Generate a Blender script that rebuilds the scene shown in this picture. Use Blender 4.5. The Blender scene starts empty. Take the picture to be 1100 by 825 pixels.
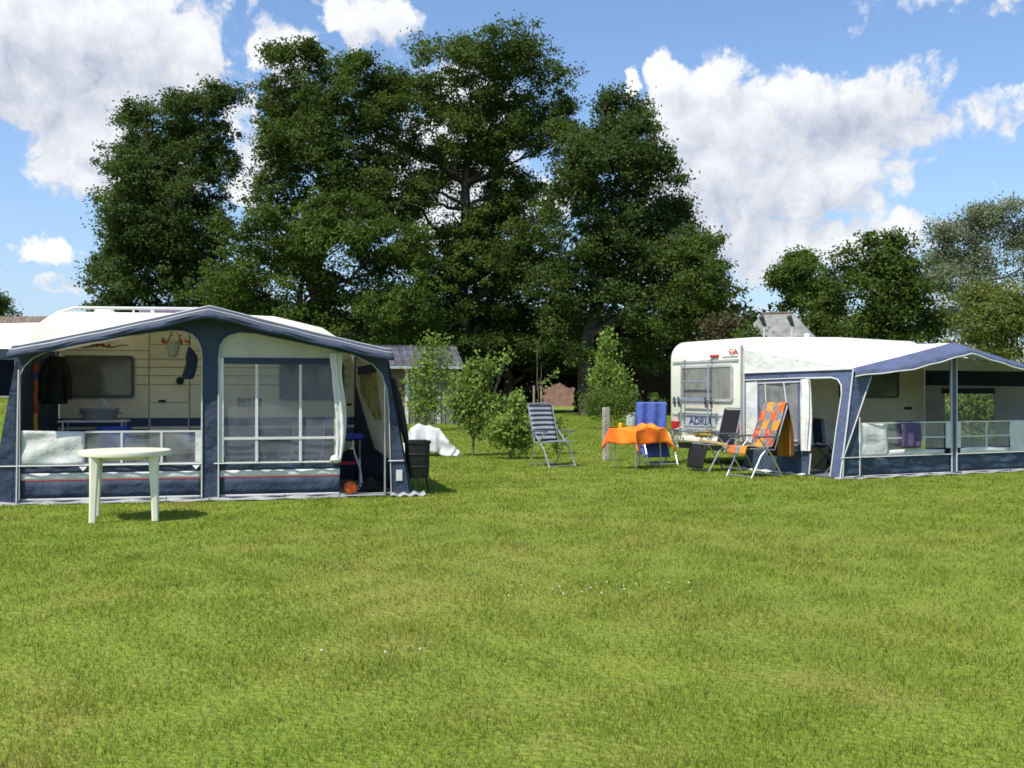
import bpy, bmesh, math, random
import numpy as np
from mathutils import Vector, Matrix
from mathutils.geometry import tessellate_polygon

random.seed(7)
R = np.random.default_rng(11)
scn = bpy.context.scene
COL = scn.collection
F, CH, HY = 1128.0, 1.35, 420.0          # focal length in photo pixels, eye height, horizon row


def W(px, py, d):
    """A point at distance d along the view axis, in metres."""
    return Vector(((px - 550) / F * d, d, CH + (HY - py) / F * d))


# ------------------------------------------------------------------ materials
MATS = {}


def new_mat(name):
    m = bpy.data.materials.new(name)
    m.use_nodes = True
    nt = m.node_tree
    b = nt.nodes['Principled BSDF']
    return m, nt, b


def mat(name, col, rough=0.6, var=0.12, scale=6.0, bump=0.0, bscale=30.0, metal=0.0, trans=0.0, spec=0.3, dirt=None):
    """Principled surface with uneven colour, optional weave/wrinkle bump and cloth translucency."""
    m, nt, b = new_mat(name)
    N, L = nt.nodes, nt.links
    tc = N.new('ShaderNodeTexCoord')
    nz = N.new('ShaderNodeTexNoise')
    nz.inputs['Scale'].default_value = scale
    nz.inputs['Detail'].default_value = 6
    L.new(tc.outputs['Object'], nz.inputs['Vector'])
    mx = N.new('ShaderNodeMix')
    mx.data_type = 'RGBA'
    c2 = dirt or tuple(c * (1 - var * 2) for c in col)
    mx.inputs['A'].default_value = (*[min(1, c * (1 + var)) for c in col], 1)
    mx.inputs['B'].default_value = (*c2, 1)
    mr = N.new('ShaderNodeMapRange')
    mr.inputs['From Min'].default_value = 0.35
    mr.inputs['From Max'].default_value = 0.75 if dirt is None else 0.8
    L.new(nz.outputs['Fac'], mr.inputs['Value'])
    L.new(mr.outputs['Result'], mx.inputs['Factor'])
    L.new(mx.outputs['Result'], b.inputs['Base Color'])
    b.inputs['Roughness'].default_value = rough
    b.inputs['Metallic'].default_value = metal
    b.inputs['Specular IOR Level'].default_value = spec
    if bump:
        n2 = N.new('ShaderNodeTexNoise')
        n2.inputs['Scale'].default_value = bscale
        n2.inputs['Detail'].default_value = 5
        L.new(tc.outputs['Object'], n2.inputs['Vector'])
        bp = N.new('ShaderNodeBump')
        bp.inputs['Strength'].default_value = bump
        bp.inputs['Distance'].default_value = 0.03 if bscale > 4 else 0.09
        L.new(n2.outputs['Fac'], bp.inputs['Height'])
        L.new(bp.outputs['Normal'], b.inputs['Normal'])
    if trans:
        tr = N.new('ShaderNodeBsdfTranslucent')
        L.new(mx.outputs['Result'], tr.inputs['Color'])
        ms = N.new('ShaderNodeMixShader')
        ms.inputs[0].default_value = trans
        L.new(b.outputs[0], ms.inputs[1])
        L.new(tr.outputs[0], ms.inputs[2])
        L.new(ms.outputs[0], N['Material Output'].inputs['Surface'])
    MATS[name] = m
    return m


def sheer(name, col, opacity, rough=0.4, gloss=0.05):
    """Insect mesh or clear vinyl: a thin sheet one sees through."""
    m, nt, b = new_mat(name)
    N, L = nt.nodes, nt.links
    t = N.new('ShaderNodeBsdfTransparent')
    d = N.new('ShaderNodeBsdfDiffuse')
    d.inputs['Color'].default_value = (*col, 1)
    g = N.new('ShaderNodeBsdfGlossy')
    g.inputs['Roughness'].default_value = rough
    g.inputs['Color'].default_value = (.9, .9, .9, 1)
    tc = N.new('ShaderNodeTexCoord')
    nz = N.new('ShaderNodeTexNoise')
    nz.inputs['Scale'].default_value = 4
    L.new(tc.outputs['Object'], nz.inputs['Vector'])
    mr = N.new('ShaderNodeMapRange')
    mr.inputs['From Min'].default_value = .3
    mr.inputs['From Max'].default_value = .7
    mr.inputs['To Min'].default_value = opacity * .6
    mr.inputs['To Max'].default_value = min(1, opacity * 1.4)
    L.new(nz.outputs['Fac'], mr.inputs['Value'])
    a = N.new('ShaderNodeMixShader')
    L.new(mr.outputs['Result'], a.inputs[0])
    L.new(t.outputs[0], a.inputs[1])
    L.new(d.outputs[0], a.inputs[2])
    c = N.new('ShaderNodeMixShader')
    c.inputs[0].default_value = gloss
    L.new(a.outputs[0], c.inputs[1])
    L.new(g.outputs[0], c.inputs[2])
    L.new(c.outputs[0], N['Material Output'].inputs['Surface'])
    MATS[name] = m
    return m


def leaf_mat(name, c1, c2, trans=0.40, rough=0.55, spec=0.14, scale=0.6):
    m, nt, b = new_mat(name)
    N, L = nt.nodes, nt.links
    geo = N.new('ShaderNodeNewGeometry')
    nz = N.new('ShaderNodeTexNoise')
    nz.inputs['Scale'].default_value = scale
    nz.inputs['Detail'].default_value = 3
    L.new(geo.outputs['Position'], nz.inputs['Vector'])
    wn = N.new('ShaderNodeTexWhiteNoise')
    wn.noise_dimensions = '1D'
    L.new(geo.outputs['Random Per Island'], wn.inputs['W'])
    ad = N.new('ShaderNodeMath')
    ad.operation = 'MULTIPLY_ADD'
    L.new(wn.outputs['Value'], ad.inputs[0])
    ad.inputs[1].default_value = .5
    mr = N.new('ShaderNodeMapRange')
    mr.inputs['From Min'].default_value = .36
    mr.inputs['From Max'].default_value = .64
    mr.inputs['To Min'].default_value = 0
    mr.inputs['To Max'].default_value = .6
    L.new(nz.outputs['Fac'], mr.inputs['Value'])
    L.new(mr.outputs['Result'], ad.inputs[2])
    mx = N.new('ShaderNodeMix')
    mx.data_type = 'RGBA'
    mx.inputs['A'].default_value = (*c1, 1)
    mx.inputs['B'].default_value = (*c2, 1)
    L.new(ad.outputs[0], mx.inputs['Factor'])
    L.new(mx.outputs['Result'], b.inputs['Base Color'])
    b.inputs['Roughness'].default_value = rough
    b.inputs['Specular IOR Level'].default_value = spec
    tr = N.new('ShaderNodeBsdfTranslucent')
    hs = N.new('ShaderNodeHueSaturation')
    hs.inputs['Value'].default_value = 1.3
    hs.inputs['Hue'].default_value = .485
    L.new(mx.outputs['Result'], hs.inputs['Color'])
    L.new(hs.outputs[0], tr.inputs['Color'])
    ms = N.new('ShaderNodeMixShader')
    ms.inputs[0].default_value = trans
    L.new(b.outputs[0], ms.inputs[1])
    L.new(tr.outputs[0], ms.inputs[2])
    L.new(ms.outputs[0], N['Material Output'].inputs['Surface'])
    MATS[name] = m
    return m


def grass_colour(nt):
    """Lawn colour by place: two greens, dry straw patches, fine streaks."""
    N, L = nt.nodes, nt.links
    geo = N.new('ShaderNodeNewGeometry')

    def noise(scale, detail=4, rough=.55, off=0):
        mp = N.new('ShaderNodeMapping')
        mp.inputs['Location'].default_value = (off, off * 1.7, 0)
        mp.inputs['Scale'].default_value = (1, 1, 0.02)
        L.new(geo.outputs['Position'], mp.inputs['Vector'])
        n = N.new('ShaderNodeTexNoise')
        n.inputs['Scale'].default_value = scale
        n.inputs['Detail'].default_value = detail
        n.inputs['Roughness'].default_value = rough
        L.new(mp.outputs[0], n.inputs['Vector'])
        return n.outputs['Fac']

    def rng(s, a, b, lo=0, hi=1):
        m = N.new('ShaderNodeMapRange')
        m.interpolation_type = 'SMOOTHSTEP'
        m.inputs['From Min'].default_value = a
        m.inputs['From Max'].default_value = b
        m.inputs['To Min'].default_value = lo
        m.inputs['To Max'].default_value = hi
        L.new(s, m.inputs['Value'])
        return m.outputs['Result']

    def mix(f, a, b):
        m = N.new('ShaderNodeMix')
        m.data_type = 'RGBA'
        L.new(f, m.inputs['Factor'])
        for k, v in (('A', a), ('B', b)):
            if isinstance(v, tuple):
                m.inputs[k].default_value = (*v, 1)
            else:
                L.new(v, m.inputs[k])
        return m.outputs['Result']
    c = mix(rng(noise(.55, 5), .35, .68), GRASS_A, GRASS_B)
    c = mix(rng(noise(.95, 5, .6, 13), .50, .74, 0, .6), c, GRASS_DRY)
    c = mix(rng(noise(.16, 3, .5, 41), .5, .75, 0, .3), c, GRASS_DRY)
    c = mix(rng(noise(38, 2, .6, 5), .38, .72, 0, .6), c, GRASS_STRAW)
    c = mix(rng(noise(9, 3, .6, 77), .5, .75, 0, .55), c, GRASS_DARK)
    return c


GRASS_A, GRASS_B = (.134, .203, .020), (.182, .238, .029)
GRASS_DRY, GRASS_STRAW, GRASS_DARK = (.265, .240, .065), (.27, .28, .075), (.098, .158, .014)


def grass_mat(name, trans):
    m, nt, b = new_mat(name)
    c = grass_colour(nt)
    if trans:                                   # blade colour raised in place of the sun upright blades miss
        g = nt.nodes.new('ShaderNodeMix')
        g.data_type = 'RGBA'
        g.blend_type = 'MULTIPLY'
        g.inputs['Factor'].default_value = 1
        g.inputs['B'].default_value = (1.42, 1.36, 1.4, 1)
        nt.links.new(c, g.inputs['A'])
        c = g.outputs['Result']
    L, N = nt.links, nt.nodes
    L.new(c, b.inputs['Base Color'])
    b.inputs['Roughness'].default_value = .8
    b.inputs['Specular IOR Level'].default_value = .04
    if trans:
        tr = N.new('ShaderNodeBsdfTranslucent')
        L.new(c, tr.inputs['Color'])
        ms = N.new('ShaderNodeMixShader')
        ms.inputs[0].default_value = trans
        L.new(b.outputs[0], ms.inputs[1])
        L.new(tr.outputs[0], ms.inputs[2])
        L.new(ms.outputs[0], N['Material Output'].inputs['Surface'])
    else:
        geo = N.new('ShaderNodeNewGeometry')
        n = N.new('ShaderNodeTexNoise')
        n.inputs['Scale'].default_value = 22
        n.inputs['Detail'].default_value = 6
        L.new(geo.outputs['Position'], n.inputs['Vector'])
        bp = N.new('ShaderNodeBump')
        bp.inputs['Strength'].default_value = .9
        bp.inputs['Distance'].default_value = .06
        L.new(n.outputs['Fac'], bp.inputs['Height'])
        L.new(bp.outputs[0], b.inputs['Normal'])
    return m


def pattern_mat(name, colours, sx, sy, axis=('X', 'Z'), rough=.7, stretch_noise=0.0):
    """Patchwork or stripes woven into a cloth: cells of given size, colour picked per cell."""
    m, nt, b = new_mat(name)
    N, L = nt.nodes, nt.links
    uv = N.new('ShaderNodeUVMap')
    sp = N.new('ShaderNodeSeparateXYZ')
    L.new(uv.outputs[0], sp.inputs[0])

    def fl(sock, s):
        a = N.new('ShaderNodeMath')
        a.operation = 'MULTIPLY'
        L.new(sock, a.inputs[0])
        a.inputs[1].default_value = s
        f = N.new('ShaderNodeMath')
        f.operation = 'FLOOR'
        L.new(a.outputs[0], f.inputs[0])
        return f.outputs[0]
    cb = N.new('ShaderNodeCombineXYZ')
    if sx:
        L.new(fl(sp.outputs['X'], sx), cb.inputs[0])
    if sy:
        L.new(fl(sp.outputs['Y'], sy), cb.inputs[1])
    wn = N.new('ShaderNodeTexWhiteNoise')
    wn.noise_dimensions = '3D'
    L.new(cb.outputs[0], wn.inputs['Vector'])
    rp = N.new('ShaderNodeValToRGB')
    rp.color_ramp.interpolation = 'CONSTANT'
    e = rp.color_ramp.elements
    for i, c in enumerate(colours):
        el = e[i] if i < 2 else e.new(i / len(colours))
        el.position = i / len(colours)
        el.color = (*c, 1)
    L.new(wn.outputs['Value'], rp.inputs[0])
    L.new(rp.outputs[0], b.inputs['Base Color'])
    b.inputs['Roughness'].default_value = rough
    b.inputs['Specular IOR Level'].default_value = .2
    MATS[name] = m
    return m


# whites, creams
mat('caravan_cream', (.80, .765, .62), .35, .05, 3, spec=.5, dirt=(.72, .68, .54))
mat('caravan_warm_lit', (.60, .54, .39), .4, .06, 3, spec=.4)  # caravan body colour with the awning's warm light mixed in
mat('caravan_white', (.76, .735, .61), .35, .05, 2, spec=.5)
mat('roof_white', (.80, .80, .76), .35, .05, 2, spec=.5, dirt=(.66, .65, .58))
mat('ivory', (.78, .74, .58), .35, .04, 3, spec=.5, dirt=(.7, .66, .5))
mat('white_canvas', (.74, .74, .70), .75, .06, 3, .5, 4, trans=.15)
mat('cream_canvas', (.62, .60, .50), .75, .08, 3, .5, 4, trans=.18)
mat('grey_canvas', (.42, .42, .40), .8, .08, 3, .4, 4, trans=.12)
mat('roof_canvas', (.82, .82, .80), .7, .04, 1.5, .25, 3, trans=.12)
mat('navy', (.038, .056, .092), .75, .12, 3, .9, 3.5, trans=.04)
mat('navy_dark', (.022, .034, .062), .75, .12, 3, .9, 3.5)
mat('canopy_blue_grey', (.042, .052, .070), .6, .3, 7, .6, 6, dirt=(.078, .086, .102))
mat('awning_lining', (.62, .60, .52), .8, .08, 3, .4, 4, trans=.5)
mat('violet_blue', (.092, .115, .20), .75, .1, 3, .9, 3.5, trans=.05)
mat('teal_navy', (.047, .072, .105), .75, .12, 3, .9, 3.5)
mat('piping', (.60, .60, .58), .6, .05, 8)
mat('red_trim', (.32, .03, .04), .6, .05, 8)
mat('window_dark', (.035, .04, .04), .12, .2, 3, spec=.6)
mat('window_grey', (.16, .16, .14), .15, .25, 2.5, spec=.6)
mat('window_curtain', (.22, .22, .19), .3, .15, 5, spec=.5)
mat('rubber', (.02, .02, .02), .6, .1)
mat('frame_grey', (.10, .105, .11), .45, .1)
mat('seam', (.20, .19, .15), .6, .1)
mat('stripe_blue', (.035, .06, .15), .4, .1)
mat('trim_grey', (.42, .43, .43), .4, .08)
mat('aluminium', (.62, .63, .64), .32, .08, 9, metal=.85)
mat('red_lens', (.42, .015, .02), .25, .1, spec=.6)
mat('plate_yellow', (.62, .40, .03), .45, .12, 20)
mat('red_logo', (.62, .05, .06), .5, .05)
mat('text_blue', (.05, .075, .16), .5, .05)
mat('orange_paint', (.68, .16, .02), .5, .2, 12)
mat('black_cloth', (.012, .012, .013), .85, .1, 8, .3, 12)
mat('bin_black', (.018, .020, .018), .5, .2, 6, .3, 8)
mat('pole_dark', (.03, .022, .018), .5, .1)
mat('blue_plastic', (.03, .05, .33), .4, .1)
mat('grey_plastic', (.20, .20, .20), .5, .1)
mat('towel_blue', (.085, .13, .42), .9, .1, 8, .5, 20, trans=.05)
mat('towel_purple', (.10, .075, .16), .9, .1, 8, .5, 20)
mat('orange_cloth', (.86, .13, .012), .75, .12, 1.6, .4, 10, trans=.12, dirt=(.95, .50, .03))
mat('white_sheet', (.58, .58, .58), .6, .04, 5, .4, 6, trans=.1)
mat('ball_orange', (.75, .13, .02), .5, .15, 5)
mat('yellow_plastic', (.75, .62, .02), .4, .05)
mat('post_wood', (.36, .33, .28), .85, .2, 9, .6, 20)
mat('stake_wood', (.30, .24, .15), .85, .2, 9, .5, 20)
mat('bark', (.055, .043, .033), .95, .3, 3, 1.0, 9)
mat('bark_light', (.13, .11, .085), .95, .3, 4, 1.0, 12)
mat('groundsheet', (.16, .17, .17), .8, .2, 6, .5, 8)
mat('flap_grey', (.30, .31, .31), .7, .2, 6, .8, 7)
mat('roof_tile', (.085, .080, .095), .6, .25, 3)
mat('brick_brown', (.16, .10, .08), .9, .25, 5)
mat('brick_pink', (.27, .16, .125), .9, .2, 2)
mat('boards_grey', (.17, .165, .15), .85, .2, 4)
mat('boards_brown', (.040, .027, .020), .9, .25, 4)
mat('barn_roof', (.20, .20, .185), .8, .25, 2)
mat('barn_wall', (.34, .31, .21), .9, .2, 2)
mat('roof_brown', (.17, .13, .10), .9, .2, 2)
mat('purple_grey', (.16, .13, .22), .4, .15)
mat('pot_white', (.62, .64, .64), .5, .08)
mat('tan_wood', (.45, .33, .15), .7, .1)
mat('flower_red', (.55, .03, .03), .6, .1)
mat('clover', (.75, .74, .68), .8, .05)
sheer('mesh', (.24, .27, .32), .30, .5, .03)
sheer('mesh_grey', (.24, .24, .235), .70, .5, .03)
sheer('vinyl', (.55, .57, .6), .22, .12, .07)
sheer('vinyl_yellow', (.55, .52, .2), .55, .12, .05)
leaf_mat('leaf_oak', (0.045, 0.083, 0.015), (0.098, 0.147, 0.027))
leaf_mat('leaf_oak_dark', (0.039, 0.073, 0.016), (0.083, 0.127, 0.029))
leaf_mat('leaf_bright', (0.044, 0.088, 0.011), (0.097, 0.156, 0.022))
leaf_mat('leaf_poplar', (0.138, 0.170, 0.090), (0.212, 0.244, 0.138))
leaf_mat('leaf_mid', (0.043, 0.084, 0.013), (0.098, 0.154, 0.025))
leaf_mat('leaf_willow', (0.102, 0.130, 0.026), (0.168, 0.198, 0.048))
leaf_mat('leaf_bush', (0.120, 0.199, 0.024), (0.264, 0.357, 0.085), scale=2.5)
leaf_mat('leaf_bush_fine', (.085, .145, .02), (.14, .20, .04), scale=2.5)
leaf_mat('leaf_copper', (.085, .075, .038), (.13, .115, .05))
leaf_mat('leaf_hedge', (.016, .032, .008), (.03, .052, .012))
pattern_mat('stripes', [(.028, .036, .06), (.34, .36, .37)], 0, 1)
pattern_mat('patchwork', [(.80, .17, .02), (.17, .19, .19), (.78, .25, .03), (.12, .15, .09), (.55, .06, .09), (.22, .23, .25), (.82, .36, .03)], 4, 9)
pattern_mat('towel_orange', [(.42, .15, .015), (.05, .03, .02), (.50, .22, .02), (.10, .05, .02), (.04, .025, .02)], 11, 0)
pattern_mat('towel_stripe', [(.50, .06, .03), (.70, .38, .05), (.05, .07, .16), (.45, .12, .03)], 0, 9)


def fix_stripes():
    nt = MATS['stripes'].node_tree
    N, L = nt.nodes, nt.links
    uv = [n for n in N if n.type == 'UVMAP'][0]
    sp = [n for n in N if n.type == 'SEPXYZ'][0]
    m = N.new('ShaderNodeMath')
    m.operation = 'MULTIPLY'
    m.inputs[1].default_value = 7.5
    f = N.new('ShaderNodeMath')
    f.operation = 'FRACT'
    L.new(sp.outputs['Y'], m.inputs[0])
    L.new(m.outputs[0], f.inputs[0])
    rp = [n for n in N if n.type == 'VALTORGB'][0]
    rp.color_ramp.elements[1].position = .5
    L.new(f.outputs[0], rp.inputs[0])


fix_stripes()


def fix_patchwork():
    nt = MATS['patchwork'].node_tree
    N, L = nt.nodes, nt.links
    cb = [n for n in N if n.type == 'COMBXYZ'][0]
    wn = [n for n in N if n.type == 'TEX_WHITE_NOISE'][0]
    b = N['Principled BSDF']
    sep = N.new('ShaderNodeSeparateXYZ')
    L.new(cb.outputs[0], sep.inputs[0])
    ad = N.new('ShaderNodeMath')
    L.new(sep.outputs[0], ad.inputs[0])
    L.new(sep.outputs[1], ad.inputs[1])
    md = N.new('ShaderNodeMath')
    md.operation = 'MODULO'
    L.new(ad.outputs[0], md.inputs[0])
    md.inputs[1].default_value = 2

    def ramp(cols):
        r = N.new('ShaderNodeValToRGB')
        r.color_ramp.interpolation = 'CONSTANT'
        e = r.color_ramp.elements
        for i, c in enumerate(cols):
            q = e[i] if i < 2 else e.new(i / len(cols))
            q.position = i / len(cols)
            q.color = (*c, 1)
        L.new(wn.outputs['Value'], r.inputs[0])
        return r.outputs[0]
    # printed blossoms inside each patch
    uv = [n for n in N if n.type == 'UVMAP'][0]
    mp = N.new('ShaderNodeMapping')
    mp.inputs['Scale'].default_value = (4, 9, 1)
    L.new(uv.outputs[0], mp.inputs['Vector'])
    vo = N.new('ShaderNodeTexNoise')
    vo.inputs['Scale'].default_value = 2.2
    vo.inputs['Detail'].default_value = 3
    L.new(mp.outputs[0], vo.inputs['Vector'])
    th = N.new('ShaderNodeMapRange')
    th.inputs['From Min'].default_value = .52
    th.inputs['From Max'].default_value = .60
    th.inputs['To Max'].default_value = .55
    L.new(vo.outputs['Fac'], th.inputs['Value'])
    mx = N.new('ShaderNodeMix')
    mx.data_type = 'RGBA'
    L.new(md.outputs[0], mx.inputs['Factor'])
    L.new(ramp([(.55, .10, .015), (.56, .17, .02), (.42, .05, .05), (.58, .22, .02), (.50, .08, .02)]), mx.inputs['A'])
    L.new(ramp([(.12, .135, .14), (.085, .11, .065), (.16, .17, .185), (.14, .12, .11)]), mx.inputs['B'])
    m2 = N.new('ShaderNodeMix')
    m2.data_type = 'RGBA'
    L.new(th.outputs['Result'], m2.inputs['Factor'])
    L.new(mx.outputs['Result'], m2.inputs['A'])
    m2.inputs['B'].default_value = (.55, .30, .10, 1)
    L.new(m2.outputs['Result'], b.inputs['Base Color'])


fix_patchwork()
# ------------------------------------------------------------------ mesh building


class MB:
    def __init__(self):
        self.v, self.f, self.m, self.uv, self.mats = [], [], [], {}, []

    def mi(self, m):
        if m is None:
            m = '_'
        if m not in self.mats:
            self.mats.append(m)
        return self.mats.index(m)

    def add(self, vs, fs, m=None, uvs=None):
        o = len(self.v)
        self.v += [tuple(p) for p in vs]
        k = self.mi(m)
        for f in fs:
            self.f.append(tuple(o + i for i in f))
            self.m.append(k)
        if uvs:
            for i, u in enumerate(uvs):
                self.uv[o + i] = u
        return self

    def box(self, a, b, m=None, bev=0.0):
        """Box between two corners; bev chamfers the upright edges and lips."""
        x0, y0, z0 = a
        x1, y1, z1 = b
        if bev:
            bev = min(bev, .45 * min(abs(x1 - x0), abs(y1 - y0), abs(z1 - z0)))
            bm = bmesh.new()
            bmesh.ops.create_cube(bm, size=1, matrix=Matrix.Translation(((x0 + x1) / 2, (y0 + y1) / 2, (z0 + z1) / 2)) @ Matrix.Diagonal((abs(x1 - x0), abs(y1 - y0), abs(z1 - z0), 1)))
            bmesh.ops.bevel(bm, geom=bm.edges[:], offset=bev, segments=2, affect='EDGES', profile=.5)
            bm.verts.index_update()
            self.add([v.co[:] for v in bm.verts], [[v.index for v in f.verts] for f in bm.faces], m)
            bm.free()
            return self
        vs = [(x, y, z) for z in (z0, z1) for y in (y0, y1) for x in (x0, x1)]
        return self.add(vs, [(0, 2, 3, 1), (4, 5, 7, 6), (0, 1, 5, 4), (2, 6, 7, 3), (0, 4, 6, 2), (1, 3, 7, 5)], m)

    def poly(self, pts, m=None):
        return self.add(pts, [tuple(range(len(pts)))], m)

    def tube(self, pts, r, m=None, n=8, cap=True):
        pts = [Vector(p) for p in pts]
        rs = r if isinstance(r, (list, tuple)) else [r] * len(pts)
        vs, fs = [], []
        up = Vector((0, 0, 1))
        prev = None
        for i, p in enumerate(pts):
            t = (pts[min(i + 1, len(pts) - 1)] - pts[max(i - 1, 0)]).normalized()
            if prev is None:
                a = t.cross(up)
                if a.length < .05:
                    a = t.cross(Vector((1, 0, 0)))
            else:
                a = prev - t * prev.dot(t)
            a.normalize()
            prev = a
            b = t.cross(a)
            for k in range(n):
                an = 2 * math.pi * k / n
                vs.append(p + (a * math.cos(an) + b * math.sin(an)) * rs[i])
        for i in range(len(pts) - 1):
            for k in range(n):
                fs.append((i * n + k, i * n + (k + 1) % n, (i + 1) * n + (k + 1) % n, (i + 1) * n + k))
        if cap:
            fs.append(tuple(range(n))[::-1])
            fs.append(tuple((len(pts) - 1) * n + k for k in range(n)))
        return self.add(vs, fs, m)

    def lathe(self, prof, c=(0, 0, 0), m=None, n=24, sx=1, sy=1, square=0):
        vs, fs = [], []
        for (r, z) in prof:
            for k in range(n):
                a = 2 * math.pi * k / n
                q = (abs(math.cos(a)) ** square + abs(math.sin(a)) ** square) ** (-1 / square) if square else 1
                vs.append((c[0] + r * math.cos(a) * sx * q, c[1] + r * math.sin(a) * sy * q, c[2] + z))
        for i in range(len(prof) - 1):
            for k in range(n):
                fs.append((i * n + k, i * n + (k + 1) % n, (i + 1) * n + (k + 1) % n, (i + 1) * n + k))
        fs.append(tuple(range(n))[::-1])
        fs.append(tuple((len(prof) - 1) * n + k for k in range(n)))
        return self.add(vs, fs, m)

    def grid(self, fn, nu, nv, m=None):
        """fn(u, v) -> point; carries UVs."""
        vs, fs, uv = [], [], []
        for j in range(nv + 1):
            for i in range(nu + 1):
                vs.append(tuple(fn(i / nu, j / nv)))
                uv.append((i / nu, j / nv))
        for j in range(nv):
            for i in range(nu):
                a = j * (nu + 1) + i
                fs.append((a, a + 1, a + nu + 2, a + nu + 1))
        return self.add(vs, fs, m, uv)

    def plate(self, outer, holes, to3, m=None, thick=0.0):
        """Flat sheet with holes; to3(a, b, off) maps the sheet plane to space."""
        loops = [[Vector((a, b, 0)) for a, b in outer]] + [[Vector((a, b, 0)) for a, b in h] for h in holes]
        tris = tessellate_polygon(loops)
        flat = [p for lp in loops for p in lp]
        if not thick:
            return self.add([to3(p.x, p.y, 0) for p in flat], [tuple(t) for t in tris], m)
        n = len(flat)
        vs = [to3(p.x, p.y, 0) for p in flat] + [to3(p.x, p.y, thick) for p in flat]
        fs = [tuple(t) for t in tris] + [tuple(n + i for i in t[::-1]) for t in tris]
        o = 0
        for lp in loops:
            k = len(lp)
            for i in range(k):
                a, b = o + i, o + (i + 1) % k
                fs.append((a, b, n + b, n + a))
            o += k
        return self.add(vs, fs, m)

    def build(self, name, parent=None, default=None, smooth=False, solid=0.0, bevel=0.0):
        me = bpy.data.meshes.new(name)
        me.from_pydata(self.v, [], self.f)
        for mm in self.mats:
            me.materials.append(MATS[default if mm == '_' else mm])
        me.polygons.foreach_set('material_index', self.m)
        if self.uv:
            ul = me.uv_layers.new(name='UVMap')
            for lp in me.loops:
                ul.data[lp.index].uv = self.uv.get(lp.vertex_index, (0, 0))
        bm = bmesh.new()
        bm.from_mesh(me)
        bmesh.ops.recalc_face_normals(bm, faces=bm.faces)
        bm.to_mesh(me)
        bm.free()
        if smooth:
            me.polygons.foreach_set('use_smooth', [True] * len(me.polygons))
            me.set_sharp_from_angle(angle=math.radians(38))
        o = bpy.data.objects.new(name, me)
        COL.objects.link(o)
        if parent is not None:
            o.parent = parent
        if solid:
            s = o.modifiers.new('thickness', 'SOLIDIFY')
            s.thickness = solid
            s.offset = 0
        if bevel:
            b = o.modifiers.new('edges', 'BEVEL')
            b.width = bevel
            b.segments = 2
            b.limit_method = 'ANGLE'
        return o


def tag(o, label, cat, group=None, kind=None):
    o['label'] = label
    o['category'] = cat
    if group:
        o['group'] = group
    if kind:
        o['kind'] = kind
    return o


def thing(name, label, cat, loc=(0, 0, 0), rz=0.0, group=None):
    o = bpy.data.objects.new(name, None)
    o.empty_display_size = .2
    COL.objects.link(o)
    o.location = loc
    o.rotation_euler = (0, 0, rz)
    return tag(o, label, cat, group)


def text_mesh(s, size, m, parent, name, matrix, depth=.003, bold=0.0):
    cu = bpy.data.curves.new(name, 'FONT')
    cu.body = s
    cu.size = size
    cu.extrude = depth
    cu.offset = bold
    cu.align_x = 'CENTER'
    cu.align_y = 'CENTER'
    t = bpy.data.objects.new('lettering_source', cu)
    COL.objects.link(t)
    me = bpy.data.meshes.new_from_object(t.evaluated_get(bpy.context.evaluated_depsgraph_get()))
    bpy.data.objects.remove(t)
    me.transform(matrix)
    me.materials.clear()
    me.materials.append(MATS[m])
    o = bpy.data.objects.new(name, me)
    COL.objects.link(o)
    o.parent = parent
    return o


def np_mesh(name, verts, faces4, m, parent=None, tri=False):
    k = 3 if tri else 4
    me = bpy.data.meshes.new(name)
    nv, nf = len(verts), len(faces4)
    me.vertices.add(nv)
    me.vertices.foreach_set('co', np.ascontiguousarray(verts, dtype=np.float32).ravel())
    me.loops.add(nf * k)
    me.loops.foreach_set('vertex_index', np.ascontiguousarray(faces4, dtype=np.int32).ravel())
    me.polygons.add(nf)
    me.polygons.foreach_set('loop_start', np.arange(0, nf * k, k, dtype=np.int32))
    me.materials.append(MATS[m])
    me.update(calc_edges=True)
    o = bpy.data.objects.new(name, me)
    COL.objects.link(o)
    if parent is not None:
        o.parent = parent
    return o


# ------------------------------------------------------------------ ground
MATS['lawn'] = grass_mat('lawn', 0)
MATS['blade'] = grass_mat('blade', .5)


def sstep(a, b, x):
    t = np.clip((x - a) / (b - a), 0, 1)
    return t * t * (3 - 2 * t)


def gz(x, y):
    """Ground height: level lawn, a low grassy rise far out on the left, faint unevenness."""
    x = np.asarray(x, float)
    y = np.asarray(y, float)
    rise = 1.15 * sstep(-8.5, -12.5, x) * sstep(17, 29, y)
    und = .012 * np.sin(x * .9 + 1.3) * np.sin(y * .7) * sstep(25, 12, y)
    return rise + und


def ground():
    xs = np.concatenate([np.linspace(-700, -60, 12), np.linspace(-50, 50, 130), np.linspace(60, 700, 12)])
    ys = np.concatenate([np.linspace(-60, 0, 5), np.linspace(1, 60, 120), np.linspace(65, 900, 25)])
    X, Y = np.meshgrid(xs, ys)
    V = np.stack([X, Y, gz(X, Y)], -1).reshape(-1, 3)
    nx, ny = len(xs), len(ys)
    i, j = np.meshgrid(np.arange(nx - 1), np.arange(ny - 1))
    a = (j * nx + i).ravel()
    fc = np.stack([a, a + 1, a + nx + 1, a + nx], -1)
    o = np_mesh('ground', V, fc, 'lawn')
    o['kind'] = 'structure'
    o.data.polygons.foreach_set('use_smooth', [True] * len(o.data.polygons))


ground()
# tent frames: origin, angle
LO, LA = Vector((-5.87, 12.45, 0)), math.atan2(.228, .974)
RO, RA = Vector((5.0, 16.0, 0)), math.atan2(.427, .904)


def local(o, a, x, y):
    dx, dy = x - o.x, y - o.y
    return dx * math.cos(a) + dy * math.sin(a), -dx * math.sin(a) + dy * math.cos(a)


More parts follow.
